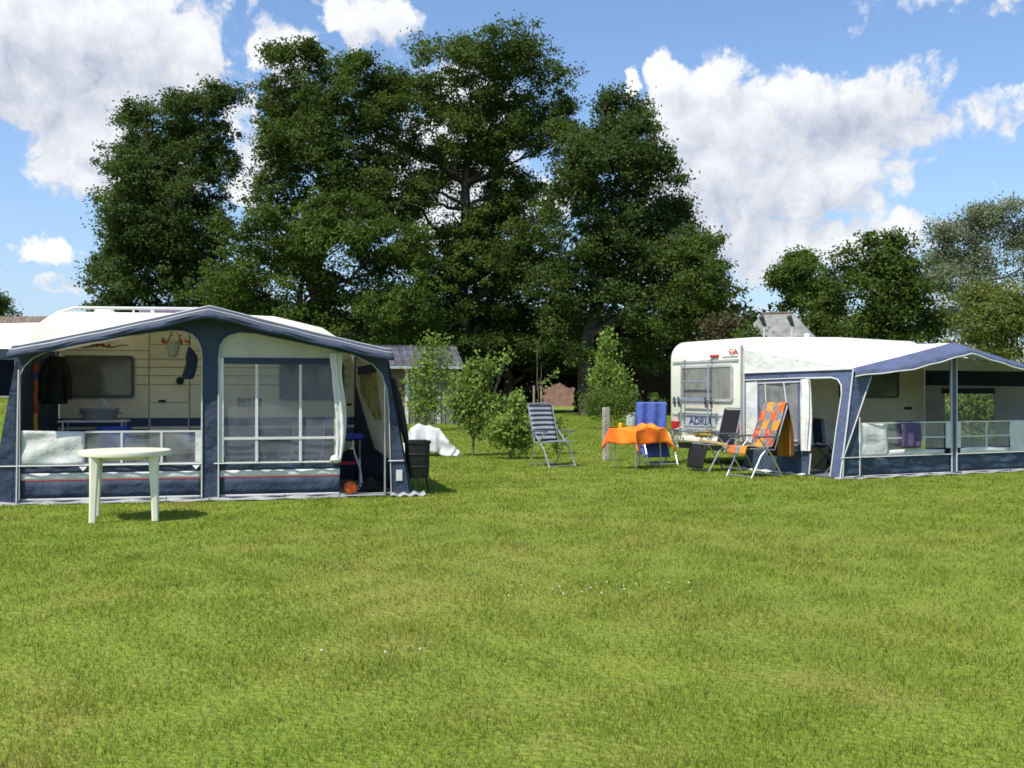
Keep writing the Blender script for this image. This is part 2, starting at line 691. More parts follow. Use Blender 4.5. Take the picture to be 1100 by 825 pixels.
def grass():
    VV, FF = [], []
    off = 0

    def sward(y0, y1, n, hmin, hmax, a=.3):
        nonlocal off
        y = (y0 ** a + R.random(n) * (y1 ** a - y0 ** a)) ** (1 / a)
        w = .00042 * y + .0006
        x = R.uniform(-1, 1, n) * (.56 * y + 2.6)
        # uneven cover: tufts
        p = .5 + .5 * np.sin(x * 5.1 + 2 * np.sin(y * 2.3)) * np.sin(y * 4.3 + 1.7 * np.sin(x * 3.1))
        keep = R.random(n) < .45 + .55 * p
        lx, ly = local(LO, LA, x, y)
        keep &= ~((lx > -.2) & (lx < 4.62) & (ly > .02) & (ly < 4.7))
        lx, ly = local(RO, RA, x, y)
        keep &= ~((lx > .02) & (lx < 4.8) & (ly > .05) & (ly < 2.4))
        x, y, p = x[keep], y[keep], p[keep]
        n = len(x)
        h = R.uniform(hmin, hmax, n) * (.65 + .5 * p) * np.where(R.random(n) < .03, 1.5, 1)
        an = R.uniform(0, 2 * np.pi, n)
        ln = R.uniform(.15, 1.1, n) * h
        la = R.uniform(0, 2 * np.pi, n)
        ww = w[keep] * R.uniform(.6, 1.3, n)
        z = gz(x, y) - .004
        bx, by = np.cos(an) * ww, np.sin(an) * ww
        tx, ty = np.cos(la) * ln, np.sin(la) * ln
        P = np.empty((n, 5, 3))
        P[:, 0] = np.stack([x - bx, y - by, z], -1)
        P[:, 1] = np.stack([x + bx, y + by, z], -1)
        P[:, 2] = np.stack([x + bx * .7 + tx * .35, y + by * .7 + ty * .35, z + h * .6], -1)
        P[:, 3] = np.stack([x - bx * .7 + tx * .35, y - by * .7 + ty * .35, z + h * .6], -1)
        P[:, 4] = np.stack([x + tx, y + ty, z + h], -1)
        o = off + np.arange(n) * 5
        FF.append(np.stack([o, o + 1, o + 2], -1))
        FF.append(np.stack([o, o + 2, o + 3], -1))
        FF.append(np.stack([o + 3, o + 2, o + 4], -1))
        VV.append(P.reshape(-1, 3))
        off += n * 5
    sward(2.6, 62, 1080000, .018, .042)
    o = np_mesh('grass', np.concatenate(VV), np.concatenate(FF), 'blade', tri=True)
    tag(o, 'mown lawn grass with dry straw patches covering the camping field', 'grass', kind='stuff')
    # white clover heads
    mb = MB()
    for cx, cy, s, k in ((.62, 6.9, .38, 14), (-.75, 5.25, .2, 4), (.9, 7.0, .3, 6)):
        for _ in range(k):
            x, y = random.gauss(cx, s), random.gauss(cy, s * .35)
            r = random.uniform(.0035, .006)
            z = .055 + random.uniform(-.01, .012)
            mb.lathe([(r * .4, -r), (r, -.2 * r), (r * .8, r * .6), (r * .2, r)], (x, y, z), 'clover', 6)
            mb.tube([(x, y, 0), (x, y, z - r)], .0012, 'leaf_bush', 3, False)
    tag(mb.build('clover_flowers'), 'scattered tiny white clover heads in the lawn', 'flowers', kind='stuff')


grass()

# ------------------------------------------------------------------ foliage


def leaf_cloud(C, size, upb=.55, out=None, aspect=.6):
    """One kite-shaped leaf per row of C."""
    n = len(C)
    nrm = R.normal(size=(n, 3)) * .75
    nrm[:, 2] += upb
    if out is not None:
        nrm += out * .45
    nrm /= np.linalg.norm(nrm, axis=1, keepdims=True) + 1e-9
    t = R.normal(size=(n, 3))
    t -= nrm * (t * nrm).sum(1, keepdims=True)
    t /= np.linalg.norm(t, axis=1, keepdims=True) + 1e-9
    s = np.cross(nrm, t)
    L = size * R.uniform(.65, 1.3, (n, 1))
    Wd = L * aspect * .5
    P = np.empty((n, 4, 3))
    P[:, 0] = C - t * L * .5
    P[:, 1] = C + s * Wd + nrm * L * .06
    P[:, 2] = C + t * L * .5
    P[:, 3] = C - s * Wd + nrm * L * .06
    return P.reshape(-1, 3), np.arange(n * 4).reshape(-1, 4)


def crown_points(lobes, per_m2, clump_r, leaves_per, inner=.45):
    """lobes: (centre, (rx, ry, rz)). Boughs stand on each lobe, leaf clumps sit on each bough, leaves fill each clump."""
    P, O, CL = [], [], []
    for c, r in lobes:
        c, r = np.array(c), np.array(r)
        area = 4 * np.pi * ((r[0] * r[2]) + (r[0] * r[1]) + (r[1] * r[2])) / 3
        nb = max(4, int(area * per_m2 / 8))
        d = R.normal(size=(nb, 3))
        d[:, 2] += .15
        d /= np.linalg.norm(d, axis=1, keepdims=True)
        bc = c + d * (inner + (1.04 - inner) * R.random((nb, 1)) ** .5) * r
        CL.append(bc)
        rb = np.minimum(R.uniform(.75, 1.75, (nb, 1, 1)), .75 * r.min())
        nc = 8
        g = R.normal(size=(nb, nc, 3)) * np.array([.60, .60, .46])
        cc = (bc[:, None, :] + g * rb + np.array([0, 0, -.10]) * (g ** 2).sum(-1, keepdims=True)).reshape(-1, 3)
        n = len(cc)
        k = leaves_per
        cr = clump_r * R.uniform(.45, 1.25, (n, 1, 1))
        g = R.normal(size=(n, k, 3)) * np.array([1, 1, .6])
        P.append((cc[:, None, :] + g * cr * .5).reshape(-1, 3))
        O.append(np.repeat(np.repeat(d, nc, 0), k, 0))
    return np.concatenate(P), np.concatenate(O), np.concatenate(CL)


def limb(mb, a, b, r0, r1, m, seg=5, wob=.06, sag=.0):
    a, b = Vector(a), Vector(b)
    L = (b - a).length
    pts, rs = [], []
    for i in range(seg + 1):
        t = i / seg
        p = a.lerp(b, t)
        if 0 < i < seg:
            p += Vector((random.gauss(0, 1), random.gauss(0, 1), random.gauss(0, .6))) * L * wob * .5
        p.z += math.sin(t * math.pi) * sag * L
        pts.append(p)
        rs.append(r0 + (r1 - r0) * t)
    mb.tube(pts, rs, m, 7 if r0 > .05 else 5)
    return pts


NLEAF = []


def tree(name, label, d, trunk_px, lobes_px, leafm, barkm='bark', size=.19, per=1.95, clump=.66, k=74, tr=.42, group=None, cat='tree', top_frac=.8, base=None, inner=.35, twig=.35):
    """Lobes are given by where they stand, converted to metres at the tree's distance and spread in depth."""
    s = d / F
    bx = (trunk_px - 550) * s
    gx = float(gz(bx, d)) if base is None else base
    root = thing(name, label, cat, (bx, d, gx), 0, group)
    lobes = []
    for q in lobes_px:
        px, py, rx, ry = q[:4]
        dd = q[4] if len(q) > 4 else random.uniform(-1, 1) * 45 * s * .8
        c = W(px, py, d)
        c = Vector((c.x - bx, dd, c.z - gx))
        lobes.append((c, (rx * s, (rx + ry) * .5 * s, ry * s)))
    lobes2 = [(c, (max(.78 * r[0], r[0] - .32), max(.85 * r[1], r[1] - .2), max(.82 * r[2], r[2] - .25))) for c, r in lobes]
    P, O, CL = crown_points(lobes2, per, clump, k, inner)
    NLEAF.append((label, len(P)))
    v, f = leaf_cloud(P, size, out=O)
    np_mesh('crown', v, f, leafm, root)
    mb = MB()
    ztop = max(c.z for c, _ in lobes)
    zt = ztop * top_frac
    tp = limb(mb, (0, 0, -.15), (random.uniform(-.3, .3), 0, zt), tr, tr * .25, barkm, 9, .03)
    for _ in range(5):
        a = random.uniform(0, 6.28)
        mb.tube([(math.cos(a) * tr * 1.6, math.sin(a) * tr * 1.6, -.1), (math.cos(a) * tr * .7, math.sin(a) * tr * .7, .35), (0, 0, 1.1)], [tr * .35, tr * .4, tr * .3], barkm, 6)
    for c, r in lobes:
        h = min(zt, max(zt * .18, c.z - .55 * math.hypot(c.x, c.y)))
        i = min(range(len(tp)), key=lambda j: abs(tp[j].z - h))
        rr = tr * (1 - .75 * tp[i].z / zt) * .45
        e = limb(mb, tp[i], c, max(.03, rr), max(.02, rr * .3), barkm, 5, .10, .03)
        for _ in range(5):
            dv = Vector((random.gauss(0, 1), random.gauss(0, 1), random.gauss(.3, .7))).normalized()
            q = c + Vector((dv.x * r[0], dv.y * r[1], dv.z * r[2])) * .85
            limb(mb, e[random.choice((3, 4, 5))], q, max(.015, rr * twig), .012, barkm, 3, .12)
    mb.build('trunk', root, smooth=True)
    return root


OAKS = 'tall oaks behind the two pitches'
tree('oak_tree', 'broad dark oak with a lopsided crown behind the striped left awning', 62, 193,
     [(156, 300, 56, 42), (215, 298, 50, 46), (122, 290, 30, 28), (165, 240, 52, 38), (222, 250, 32, 26), (150, 195, 40, 32),
      (198, 195, 40, 34), (238, 178, 26, 15), (168, 145, 48, 30), (222, 128, 34, 28), (245, 108, 20, 15), (203, 112, 26, 16),
      (128, 172, 20, 12), (130, 245, 24, 18), (178, 218, 46, 24), (215, 215, 26, 18), (190, 165, 40, 28), (165, 170, 44, 28), (150, 220, 46, 28), (160, 265, 56, 30), (195, 245, 46, 28), (210, 150, 36, 26), (128, 262, 30, 20), (114, 315, 24, 18), (168, 335, 66, 25), (185, 275, 48, 32), (235, 320, 36, 32), (142, 118, 16, 12)],
     'leaf_oak_dark', tr=.5, group=OAKS)
tree('oak_tree', 'tall rounded oak with bright low branches, left one of the two tallest', 60, 345,
     [(350, 88, 52, 34), (310, 92, 32, 28), (400, 96, 40, 32), (330, 140, 50, 34), (294, 152, 24, 30), (385, 150, 40, 34),
      (338, 200, 52, 30), (300, 205, 26, 24), (400, 205, 34, 28), (345, 60, 24, 13), (385, 66, 20, 12), (425, 120, 22, 22), (308, 62, 14, 12), (345, 235, 50, 24), (300, 238, 30, 22), (395, 238, 36, 26), (430, 165, 24, 30), (360, 175, 48, 28), (432, 210, 26, 30), (325, 115, 44, 30), (375, 120, 46, 30), (415, 85, 24, 24), (290, 120, 20, 22), (372, 212, 46, 30), (310, 172, 40, 28)],
     'leaf_oak', tr=.6, group=OAKS)
tree('oak_tree', 'low bright green oak filling the gap beneath the tall oaks', 56, 320,
     [(300, 262, 44, 28), (258, 280, 36, 30), (355, 265, 48, 30), (310, 310, 62, 36), (255, 325, 36, 34), (375, 310, 52, 36),
      (350, 360, 62, 34), (420, 280, 42, 32), (435, 330, 46, 38), (290, 360, 55, 30), (410, 380, 50, 26), (395, 245, 30, 20), (325, 240, 40, 26), (360, 228, 36, 22), (285, 240, 22, 20), (440, 265, 26, 30)],
     'leaf_mid', tr=.4, group=OAKS, top_frac=.75)
tree('oak_tree', 'tallest oak with an open crown showing sky through its middle', 63, 500,
     [(480, 70, 40, 26), (540, 66, 44, 28), (590, 92, 26, 28), (510, 108, 50, 28), (570, 125, 38, 28), (455, 105, 24, 22),
      (478, 150, 30, 20), (545, 160, 36, 20), (592, 155, 26, 24), (462, 205, 24, 16), (528, 205, 22, 16), (570, 198, 24, 16),
      (500, 252, 38, 18), (560, 255, 36, 22), (515, 300, 50, 20), (470, 300, 34, 24), (575, 305, 36, 32), (500, 42, 22, 10),
      (560, 44, 20, 10), (447, 160, 16, 20), (610, 120, 14, 22), (515, 165, 44, 30), (500, 228, 42, 22), (545, 232, 38, 22), (515, 278, 50, 20), (588, 235, 20, 22), (450, 215, 20, 30), (585, 275, 26, 26), (470, 255, 28, 24), (540, 130, 44, 26), (495, 185, 30, 18), (448, 80, 22, 24), (510, 75, 40, 28), (570, 90, 34, 28), (440, 260, 26, 30), (605, 145, 20, 24), (545, 195, 30, 18), (520, 255, 40, 18), (465, 180, 20, 20), (505, 140, 34, 26), (530, 222, 36, 24), (500, 285, 44, 28), (550, 285, 44, 28), (520, 330, 64, 30), (455, 320, 40, 34), (440, 225, 24, 26)],
     'leaf_oak', tr=.6, group=OAKS, per=2.0, k=74, inner=.3)
tree('oak_tree', 'tall tapering oak with pointed top, right end of the oak group', 58, 632,
     [(655, 104, 18, 22), (690, 118, 12, 20), (640, 142, 32, 24), (684, 148, 26, 24), (665, 182, 50, 30), (714, 188, 22, 26),
      (620, 180, 24, 22), (650, 228, 56, 32), (704, 226, 38, 32), (736, 218, 15, 24), (660, 275, 60, 34), (720, 270, 38, 32),
      (606, 275, 30, 30), (660, 325, 62, 30), (725, 318, 38, 30), (615, 330, 36, 30), (690, 362, 48, 26), (605, 365, 36, 22), (662, 145, 34, 26), (690, 180, 40, 30), (640, 180, 40, 28), (672, 120, 22, 22), (640, 250, 50, 30), (690, 250, 46, 32), (612, 210, 24, 18), (600, 300, 34, 28), (690, 300, 50, 34), (730, 245, 22, 28), (745, 285, 24, 30)],
     'leaf_oak_dark', tr=.55, group=OAKS)
tree('oak_tree', 'smaller round oak leaning out above the white caravan rear', 55, 748,
     [(758, 268, 28, 26), (745, 280, 32, 28), (752, 310, 34, 30), (768, 300, 15, 22), (742, 305, 34, 30), (772, 326, 12, 18), (755, 345, 32, 20), (728, 340, 30, 24)],
     'leaf_oak', tr=.28, group=OAKS, top_frac=.7)
tree('oak_tree', 'dark broad oak drooping low behind the saplings between the pitches', 64, 545,
     [(500, 345, 48, 26), (560, 350, 50, 28), (450, 350, 40, 28), (610, 350, 40, 26), (530, 372, 60, 16), (600, 380, 40, 14), (450, 385, 36, 16), (640, 385, 40, 16)],
     'leaf_oak_dark', tr=.5, group=OAKS, top_frac=.7)
RT = 'trees behind the right awning'
tree('ash_tree', 'small light green tree left of the dark oak on the right', 58, 862,
     [(850, 302, 20, 18), (870, 286, 16, 16), (858, 322, 20, 18), (876, 322, 24, 26), (888, 350, 26, 18), (892, 318, 22, 24), (866, 275, 7, 9), (838, 300, 9, 10)],
     'leaf_bright', tr=.2, group=RT, top_frac=.7)
tree('oak_tree', 'dense dark rounded oak above the right awning roof', 52, 948,
     [(942, 265, 32, 18), (915, 290, 32, 24), (972, 285, 28, 26), (950, 315, 46, 30), (910, 330, 32, 26), (985, 325, 22, 24), (950, 350, 56, 20), (895, 347, 24, 20), (1000, 348, 16, 16), (930, 300, 40, 28), (960, 300, 40, 28), (975, 335, 34, 26), (925, 345, 40, 24)],
     'leaf_oak', tr=.35, group=RT, top_frac=.7)
tree('poplar_tree', 'tall thin grey green poplar at the right edge', 60, 1052,
     [(1075, 226, 32, 15), (1040, 242, 22, 18), (1085, 258, 26, 20), (1014, 256, 16, 18), (1010, 288, 16, 20), (1046, 285, 20, 20), (1026, 325, 20, 22),
      (1105, 240, 26, 26), (1095, 300, 24, 20), (1010, 345, 14, 14), (1130, 270, 30, 36), (1120, 330, 30, 30), (1060, 255, 30, 26), (1030, 270, 24, 26), (1065, 290, 28, 26), (1040, 310, 28, 26), (1075, 240, 30, 22), (1000, 310, 14, 24), (1035, 345, 24, 22)],
     'leaf_poplar', 'bark_light', tr=.3, per=1.6, k=66, clump=.78, size=.155, group=RT, inner=.6, top_frac=.9)
tree('willow_tree', 'yellow green willow below the tall grey poplar', 47, 1082,
     [(1076, 325, 26, 26), (1058, 356, 26, 24), (1095, 345, 26, 30), (1082, 374, 34, 20), (1112, 325, 26, 36), (1050, 385, 24, 14), (1140, 350, 30, 30), (1070, 350, 34, 34), (1060, 320, 18, 18)],
     'leaf_willow', 'bark_light', tr=.22, size=.15, group=RT, top_frac=.65)
tree('ash_tree', 'small dark tree top at the far left beyond the brown roof', 105, 2,
     [(0, 325, 14, 14), (14, 328, 10, 9), (-16, 325, 16, 18), (4, 345, 22, 16)], 'leaf_oak_dark', tr=.3, size=.3, k=26, clump=.8, base=0, top_frac=.7)


def shrub(name, label, d, px, boxes, leafm, size, n_clump, k=14, clump=.14, stems=4, group=None, stemm='bark_light', cat='shrub', upb=.4):
    """boxes: (px, py, rx, ry) lobes; stems run from the foot into each lobe."""
    s = d / F
    bx = (px - 550) * s
    root = thing(name, label, cat, (bx, d, float(gz(bx, d))), 0, group)
    P, CC = [], []
    tot = sum(q[2] * q[3] for q in boxes)
    for q in boxes:
        c = W(q[0], q[1], d)
        c = np.array([c.x - bx, 0, c.z])
        r = np.array([q[2] * s, (q[2] + q[3]) * .4 * s, q[3] * s])
        n = max(3, int(n_clump * q[2] * q[3] / tot))
        dd = R.normal(size=(n, 3))
        dd /= np.linalg.norm(dd, axis=1, keepdims=True)
        cc = c + dd * (.1 + .95 * R.random((n, 1)) ** .6) * r
        cc[:, 2] = np.maximum(cc[:, 2], .12)
        CC.append((c, cc))
        P.append((cc[:, None, :] + R.normal(size=(n, k, 3)) * clump * np.array([.7, .7, .8])).reshape(-1, 3))
    P = np.concatenate(P)
    P[:, 2] = np.maximum(P[:, 2], .05)
    v, f = leaf_cloud(P, size, upb=upb, aspect=.62)
    np_mesh('foliage', v, f, leafm, root)
    mb = MB()
    zmin = min(c[2] for c, _ in CC)
    fork = Vector((CC[0][0][0] * .25, 0, max(.1, zmin * .55)))
    limb(mb, (0, 0, -.08), fork, .032, .026, stemm, 4, .05)
    for i, (c, cc) in enumerate(CC):
        e = limb(mb, fork, c, .020, .010, stemm, 5, .05)
        for q in cc[:max(4, len(cc) // 6)]:
            limb(mb, e[random.choice((2, 3, 4, 5))], Vector(q), .007, .003, stemm, 3, .06)
    mb.build('stem', root, smooth=True)
    return root


YT = 'young trees planted between the pitches'
shrub('young_tree', 'slender young tree standing in front of the tiled shed', 36, 458,
      [(458, 385, 16, 18), (452, 405, 14, 20), (466, 375, 8, 14), (480, 378, 5, 14), (462, 430, 15, 22), (450, 435, 12, 20), (478, 405, 10, 16), (462, 365, 5, 8)],
      'leaf_bush', .13, 165, 16, .2, group=YT, cat='young tree')
shrub('young_tree', 'bushy yellow green young tree between white sheet and striped chair', 21.8, 509,
      [(508, 420, 19, 20), (520, 400, 10, 16), (496, 440, 24, 12), (522, 440, 19, 17), (532, 394, 4, 10), (512, 460, 18, 9), (500, 405, 7, 14), (486, 428, 8, 7), (543, 384, 2.5, 5)],
      'leaf_bush', .085, 200, 16, .12, group=YT, cat='young tree')
shrub('young_tree', 'short leafy shrub close left of the striped chair', 20.8, 548,
      [(548, 462, 20, 18), (555, 440, 8, 16), (560, 472, 14, 12), (536, 466, 14, 12), (557, 430, 4, 8)],
      'leaf_bush', .085, 190, 17, .11, group=YT, cat='young tree')
shrub('young_tree', 'tall leafy young tree behind the concrete post and orange table', 38, 654,
      [(654, 370, 7, 14), (652, 392, 13, 16), (664, 408, 16, 13), (640, 405, 10, 11), (674, 420, 9, 8), (655, 425, 16, 12)],
      'leaf_bush', .13, 165, 16, .2, group=YT, cat='young tree')
shrub('low_shrub', 'fine leaved rounded shrub at the foot of the tall young tree', 37.4, 652,
      [(652, 435, 24, 18), (638, 432, 14, 14), (668, 434, 16, 14)], 'leaf_bush_fine', .075, 260, 18, .2)
shrub('low_shrub', 'small bright plant half hidden behind the striped chair', 22.5, 598,
      [(598, 470, 9, 10), (602, 455, 6, 8), (594, 478, 10, 6)], 'leaf_bush', .075, 34, 11, .09)
shrub('low_shrub', 'small weedy shoots behind the blue draped chair', 34, 706,
      [(700, 430, 6, 10), (712, 436, 8, 8), (704, 445, 12, 8)], 'leaf_bush_fine', .1, 26, 9, .12)
shrub('low_shrub', 'green shrub seen through the clear rear window of right awning', 26, 1052,
      [(1050, 435, 26, 18), (1072, 445, 22, 22), (1030, 450, 22, 18), (1055, 465, 34, 14)], 'leaf_bush_fine', .12, 150, 16, .2)
shrub('low_shrub', 'reddish brown shrub rising behind the white caravan roof', 47, 780,
      [(768, 352, 18, 11), (790, 354, 14, 9), (780, 345, 12, 7), (776, 378, 30, 18)], 'leaf_copper', .16, 160, 16, .3)
shrub('low_shrub', 'light green shrub in front of the brownish one behind the caravan', 45, 802,
      [(804, 357, 8, 7), (800, 372, 18, 14), (812, 369, 10, 8)], 'leaf_bright', .16, 70, 16, .28)

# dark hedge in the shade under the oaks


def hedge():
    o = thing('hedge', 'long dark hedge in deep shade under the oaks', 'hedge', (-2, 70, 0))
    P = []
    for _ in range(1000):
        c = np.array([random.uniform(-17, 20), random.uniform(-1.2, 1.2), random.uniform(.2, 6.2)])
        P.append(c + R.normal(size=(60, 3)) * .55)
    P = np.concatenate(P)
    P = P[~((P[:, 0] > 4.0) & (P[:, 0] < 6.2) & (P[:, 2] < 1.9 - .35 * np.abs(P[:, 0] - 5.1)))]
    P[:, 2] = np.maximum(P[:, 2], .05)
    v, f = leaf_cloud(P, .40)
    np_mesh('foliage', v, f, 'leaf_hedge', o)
    mb = MB()
    for i in range(30):
        x = random.uniform(-16.5, 19.5)
        if 3.8 < x < 6.4:
            continue
        limb(mb, (x, 0, -.1), (x + random.uniform(-.5, .5), 0, 5), .09, .03, 'bark', 4, .04)
    mb.build('stem', o, smooth=True)


hedge()


def treeline():
    n = 5200
    x = R.uniform(-190, 210, n)
    top = 4.5 + 1.6 * np.sin(x * .11) + 1.2 * np.sin(x * .37 + 1)
    c = np.stack([x, 175 + R.uniform(-3, 3, n), R.random(n) ** .8 * top], -1)
    P = (c[:, None, :] + R.normal(size=(n, 9, 3)) * .7).reshape(-1, 3)
    P[:, 2] = np.maximum(P[:, 2], .05)
    v, f = leaf_cloud(P, .8)
    tag(np_mesh('distant_treeline', v, f, 'leaf_oak_dark'), 'low band of distant green woodland along the horizon', 'woodland', kind='stuff')


treeline()
bpy.context.view_layer.update()

# sapling tied to two stakes
sp = thing('staked_sapling', 'bare thin sapling tied to two wooden stakes with one leafy branch', 'sapling', (W(577, 420, 30).x, 30, 0))
mb = MB()
limb(mb, (0, 0, -.05), (.02, 0, 2.8), .02, .006, 'bark_light', 7, .02)
mb.tube([(.0, 0, 1.5), (.12, .02, 1.75), (.12, .02, 2.2)], [.01, .008, .004], 'bark_light', 5)
mb.tube([(.0, 0, 1.4), (.3, -.05, 1.7), (.62, -.08, 1.9)], [.012, .009, .004], 'bark_light', 5)
mb.build('trunk', sp, smooth=True)
pts = np.array([[.08 + .55 * t, -.02 - .06 * t, 1.48 + .44 * t] for t in np.linspace(0, 1, 40)]) + R.normal(size=(40, 3)) * .05
v, f = leaf_cloud(pts, .10)
np_mesh('foliage', v, f, 'leaf_bush', sp)
for x in (-.09, .12):
    MB().tube([(x, .02, -.1), (x, .02, 1.5)], .03, 'stake_wood', 8).build('stake', sp)

# ------------------------------------------------------------------ far buildings


def ribbed_roof(mb, x0, x1, ya, za, yb, zb, m, step=.3, up=.04):
    """Sloping roof sheet with raised ribs running down the slope."""
    nx = max(2, int((x1 - x0) / step * 4))
    L = math.hypot(yb - ya, zb - za)
    ny, nz_ = -(zb - za) / L, (yb - ya) / L

    def fn(u, v):
        x = x0 + (x1 - x0) * u
        h = up * (1 if int(u * nx) % 4 == 0 else 0)
        return (x, ya + (yb - ya) * v + ny * h, za + (zb - za) * v + nz_ * h)
    mb.grid(fn, nx, 1, m)


def shed():
    d = 43.5
    s = d / F
    o = thing('tiled_shed', 'low shed with dark ribbed roof and white corner posts', 'shed', ((488 - 550) * s, d, 0), math.radians(14))
    Lx = 6.5
    mb = MB()
    mb.box((-Lx, 0, 0), (-2.05, .12, 2.35), 'brick_brown')
    mb.box((-1.95, 0, 0), (-.06, .12, 2.35), 'boards_grey')
    mb.box((-.14, .12, 0), (-.02, 3.0, 2.35), 'boards_grey')
    mb.box((-Lx, 2.9, 0), (-.14, 3.0, 2.35), 'boards_grey')
    mb.plate([(.12, 2.35), (3.0, 2.35), (1.5, 3.05)], [], lambda a, b, t: (-.02 - t, a, b), 'boards_brown', .05)
    for i in range(6):
        mb.box((-1.95 + i * .315, -.012, .02), (-1.95 + i * .315 + .02, 0, 2.33), 'boards_brown')
    mb.build('wall', o)
    mb = MB()
    ribbed_roof(mb, -Lx - .2, .35, -.35, 2.36, 1.5, 3.22, 'roof_tile')
    ribbed_roof(mb, -Lx - .2, .35, 1.5, 3.22, 3.35, 2.36, 'roof_tile')
    mb.box((-Lx - .2, 1.42, 3.2), (.35, 1.58, 3.27), 'roof_tile')
    mb.box((-Lx - .2, -.42, 2.27), (.35, -.36, 2.35), 'trim_grey')
    mb.build('roof', o, solid=.05)
    for x in (-2.05, -.72):
        MB().box((x, -.05, 0), (x + .13, -.002, 2.34), 'piping').build('post', o)
    MB().box((.02, -.3, 0), (.14, -.18, 2.4), 'boards_grey').build('post', o)
    MB().box((.0, .5, .7), (.2, .9, 1.45), 'red_lens', .04).build('fire_hose_box', o)


shed()
d = 92
b = thing('brick_house', 'pinkish brick house wall glimpsed beneath the dark oaks', 'house', (W(606, 420, d).x, d, 0))
mb = MB()
mb.box((-4, 0, 0), (4, 6, 3.4), 'brick_pink')
mb.build('wall', b)
mb = MB()
ribbed_roof(mb, -4.4, 4.4, -.5, 3.3, 3, 6.2, 'roof_tile')
ribbed_roof(mb, -4.4, 4.4, 3, 6.2, 6.5, 3.3, 'roof_tile')
mb.build('roof', b, solid=.06)

fn = thing('timber_fence', 'dark brown timber screen left behind the white caravan', 'fence', (W(682, 420, 63).x, 63, 0))
mb = MB()
for i in range(34):
    mb.box((i * .16, 0, .05), (i * .16 + .145, .03, 2.85 + random.uniform(-.02, .02)), 'boards_brown')
mb.build('board_panel', fn)
for x in (0, 1.8, 3.6, 5.4):
    MB().box((x, .035, 0), (x + .1, .13, 2.9), 'boards_brown').build('post', fn)

d = 48
b = thing('barn', 'grey hipped barn roof above the white caravan', 'barn', (W(838, 420, d).x, d, 0), math.radians(-20))
mb = MB().box((-1.9, -1.6, 0), (1.9, 1.6, 3.3), 'barn_wall')
mb.build('wall', b)
mb = MB()
ra, rb = -.75, .55
for p in ([(-2.1, -1.8, 3.2), (2.1, -1.8, 3.2), (rb, 0, 4.92), (ra, 0, 4.92)], [(2.1, 1.8, 3.2), (-2.1, 1.8, 3.2), (ra, 0, 4.92), (rb, 0, 4.92)]):
    mb.poly(p, 'barn_roof')
mb.poly([(2.1, -1.8, 3.2), (2.1, 1.8, 3.2), (rb, 0, 4.92)], 'barn_roof')
mb.poly([(-2.1, 1.8, 3.2), (-2.1, -1.8, 3.2), (ra, 0, 4.92)], 'barn_wall')
mb.box((ra - .1, -.08, 4.89), (rb + .1, .08, 4.97), 'roof_brown')
mb.build('roof', b)
for px, lab in ((821, 'pale lamp post left of the other one before the barn'), (851, 'pale lamp post nearer the dark oak before the barn')):
    d = 43
    o = thing('lamp_post', lab, 'lamp post', (W(px, 420, d).x, d, 0), 0, 'lamp posts before the barn')
    MB().tube([(0, 0, 0), (0, 0, 4.0)], [.05, .035], 'piping', 10).build('pole', o, smooth=True)
    mb = MB().tube([(0, 0, 4.0), (-.08, -.06, 4.1)], .03, 'rubber', 8)
    mb.tube([(.05, .03, 4.0), (-.16, -.1, 4.42)], [.07, .11], 'frame_grey', 12)
    mb.build('lamp_head', o, smooth=True)

d = 75
b = thing('brown_barn', 'long low brown roof at the far left edge', 'barn', (-36, d, 0), 0)
MB().box((-9, 0, 0), (9, 7, 3.6), 'brick_brown').build('wall', b)
mb = MB()
ribbed_roof(mb, -9.4, 7.6, -.5, 3.5, 3.5, 6.9, 'roof_brown')
ribbed_roof(mb, -9.4, 7.6, 3.5, 6.9, 7.5, 3.5, 'roof_brown')
mb.build('roof', b, solid=.06)

# ------------------------------------------------------------------ neighbour tent at far left


def neighbour():
    d = 31
    z = float(gz(-15.5, d))
    o = thing('white_tent', 'white roofed navy sided awning at the left edge', 'awning', (-15.6, d, z), math.radians(6))
    mb = MB()
    mb.grid(lambda u, v: (-3.2 + 4.4 * u, -.2 + 3.4 * v, 1.42 + .98 * v + .02 * math.sin(u * 9)), 12, 6, 'roof_canvas')
    mb.build('roof', o, solid=.02)
    mb = MB()
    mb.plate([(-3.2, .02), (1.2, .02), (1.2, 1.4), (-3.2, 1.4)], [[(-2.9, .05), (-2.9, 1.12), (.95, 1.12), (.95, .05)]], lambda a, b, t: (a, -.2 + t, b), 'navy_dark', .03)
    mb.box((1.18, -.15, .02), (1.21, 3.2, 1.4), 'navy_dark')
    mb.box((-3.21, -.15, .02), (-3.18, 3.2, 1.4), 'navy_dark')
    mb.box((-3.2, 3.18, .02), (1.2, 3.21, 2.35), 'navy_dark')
    mb.build('side_wall', o)
    MB().box((-3.15, -.35, .0), (1.15, 3.1, .05), 'flap_grey').build('groundsheet', o)
    MB().tube([(.95, -.16, 0), (.95, -.16, 1.4)], .02, 'aluminium').build('pole', o)


neighbour()
# ------------------------------------------------------------------ left caravan and awning


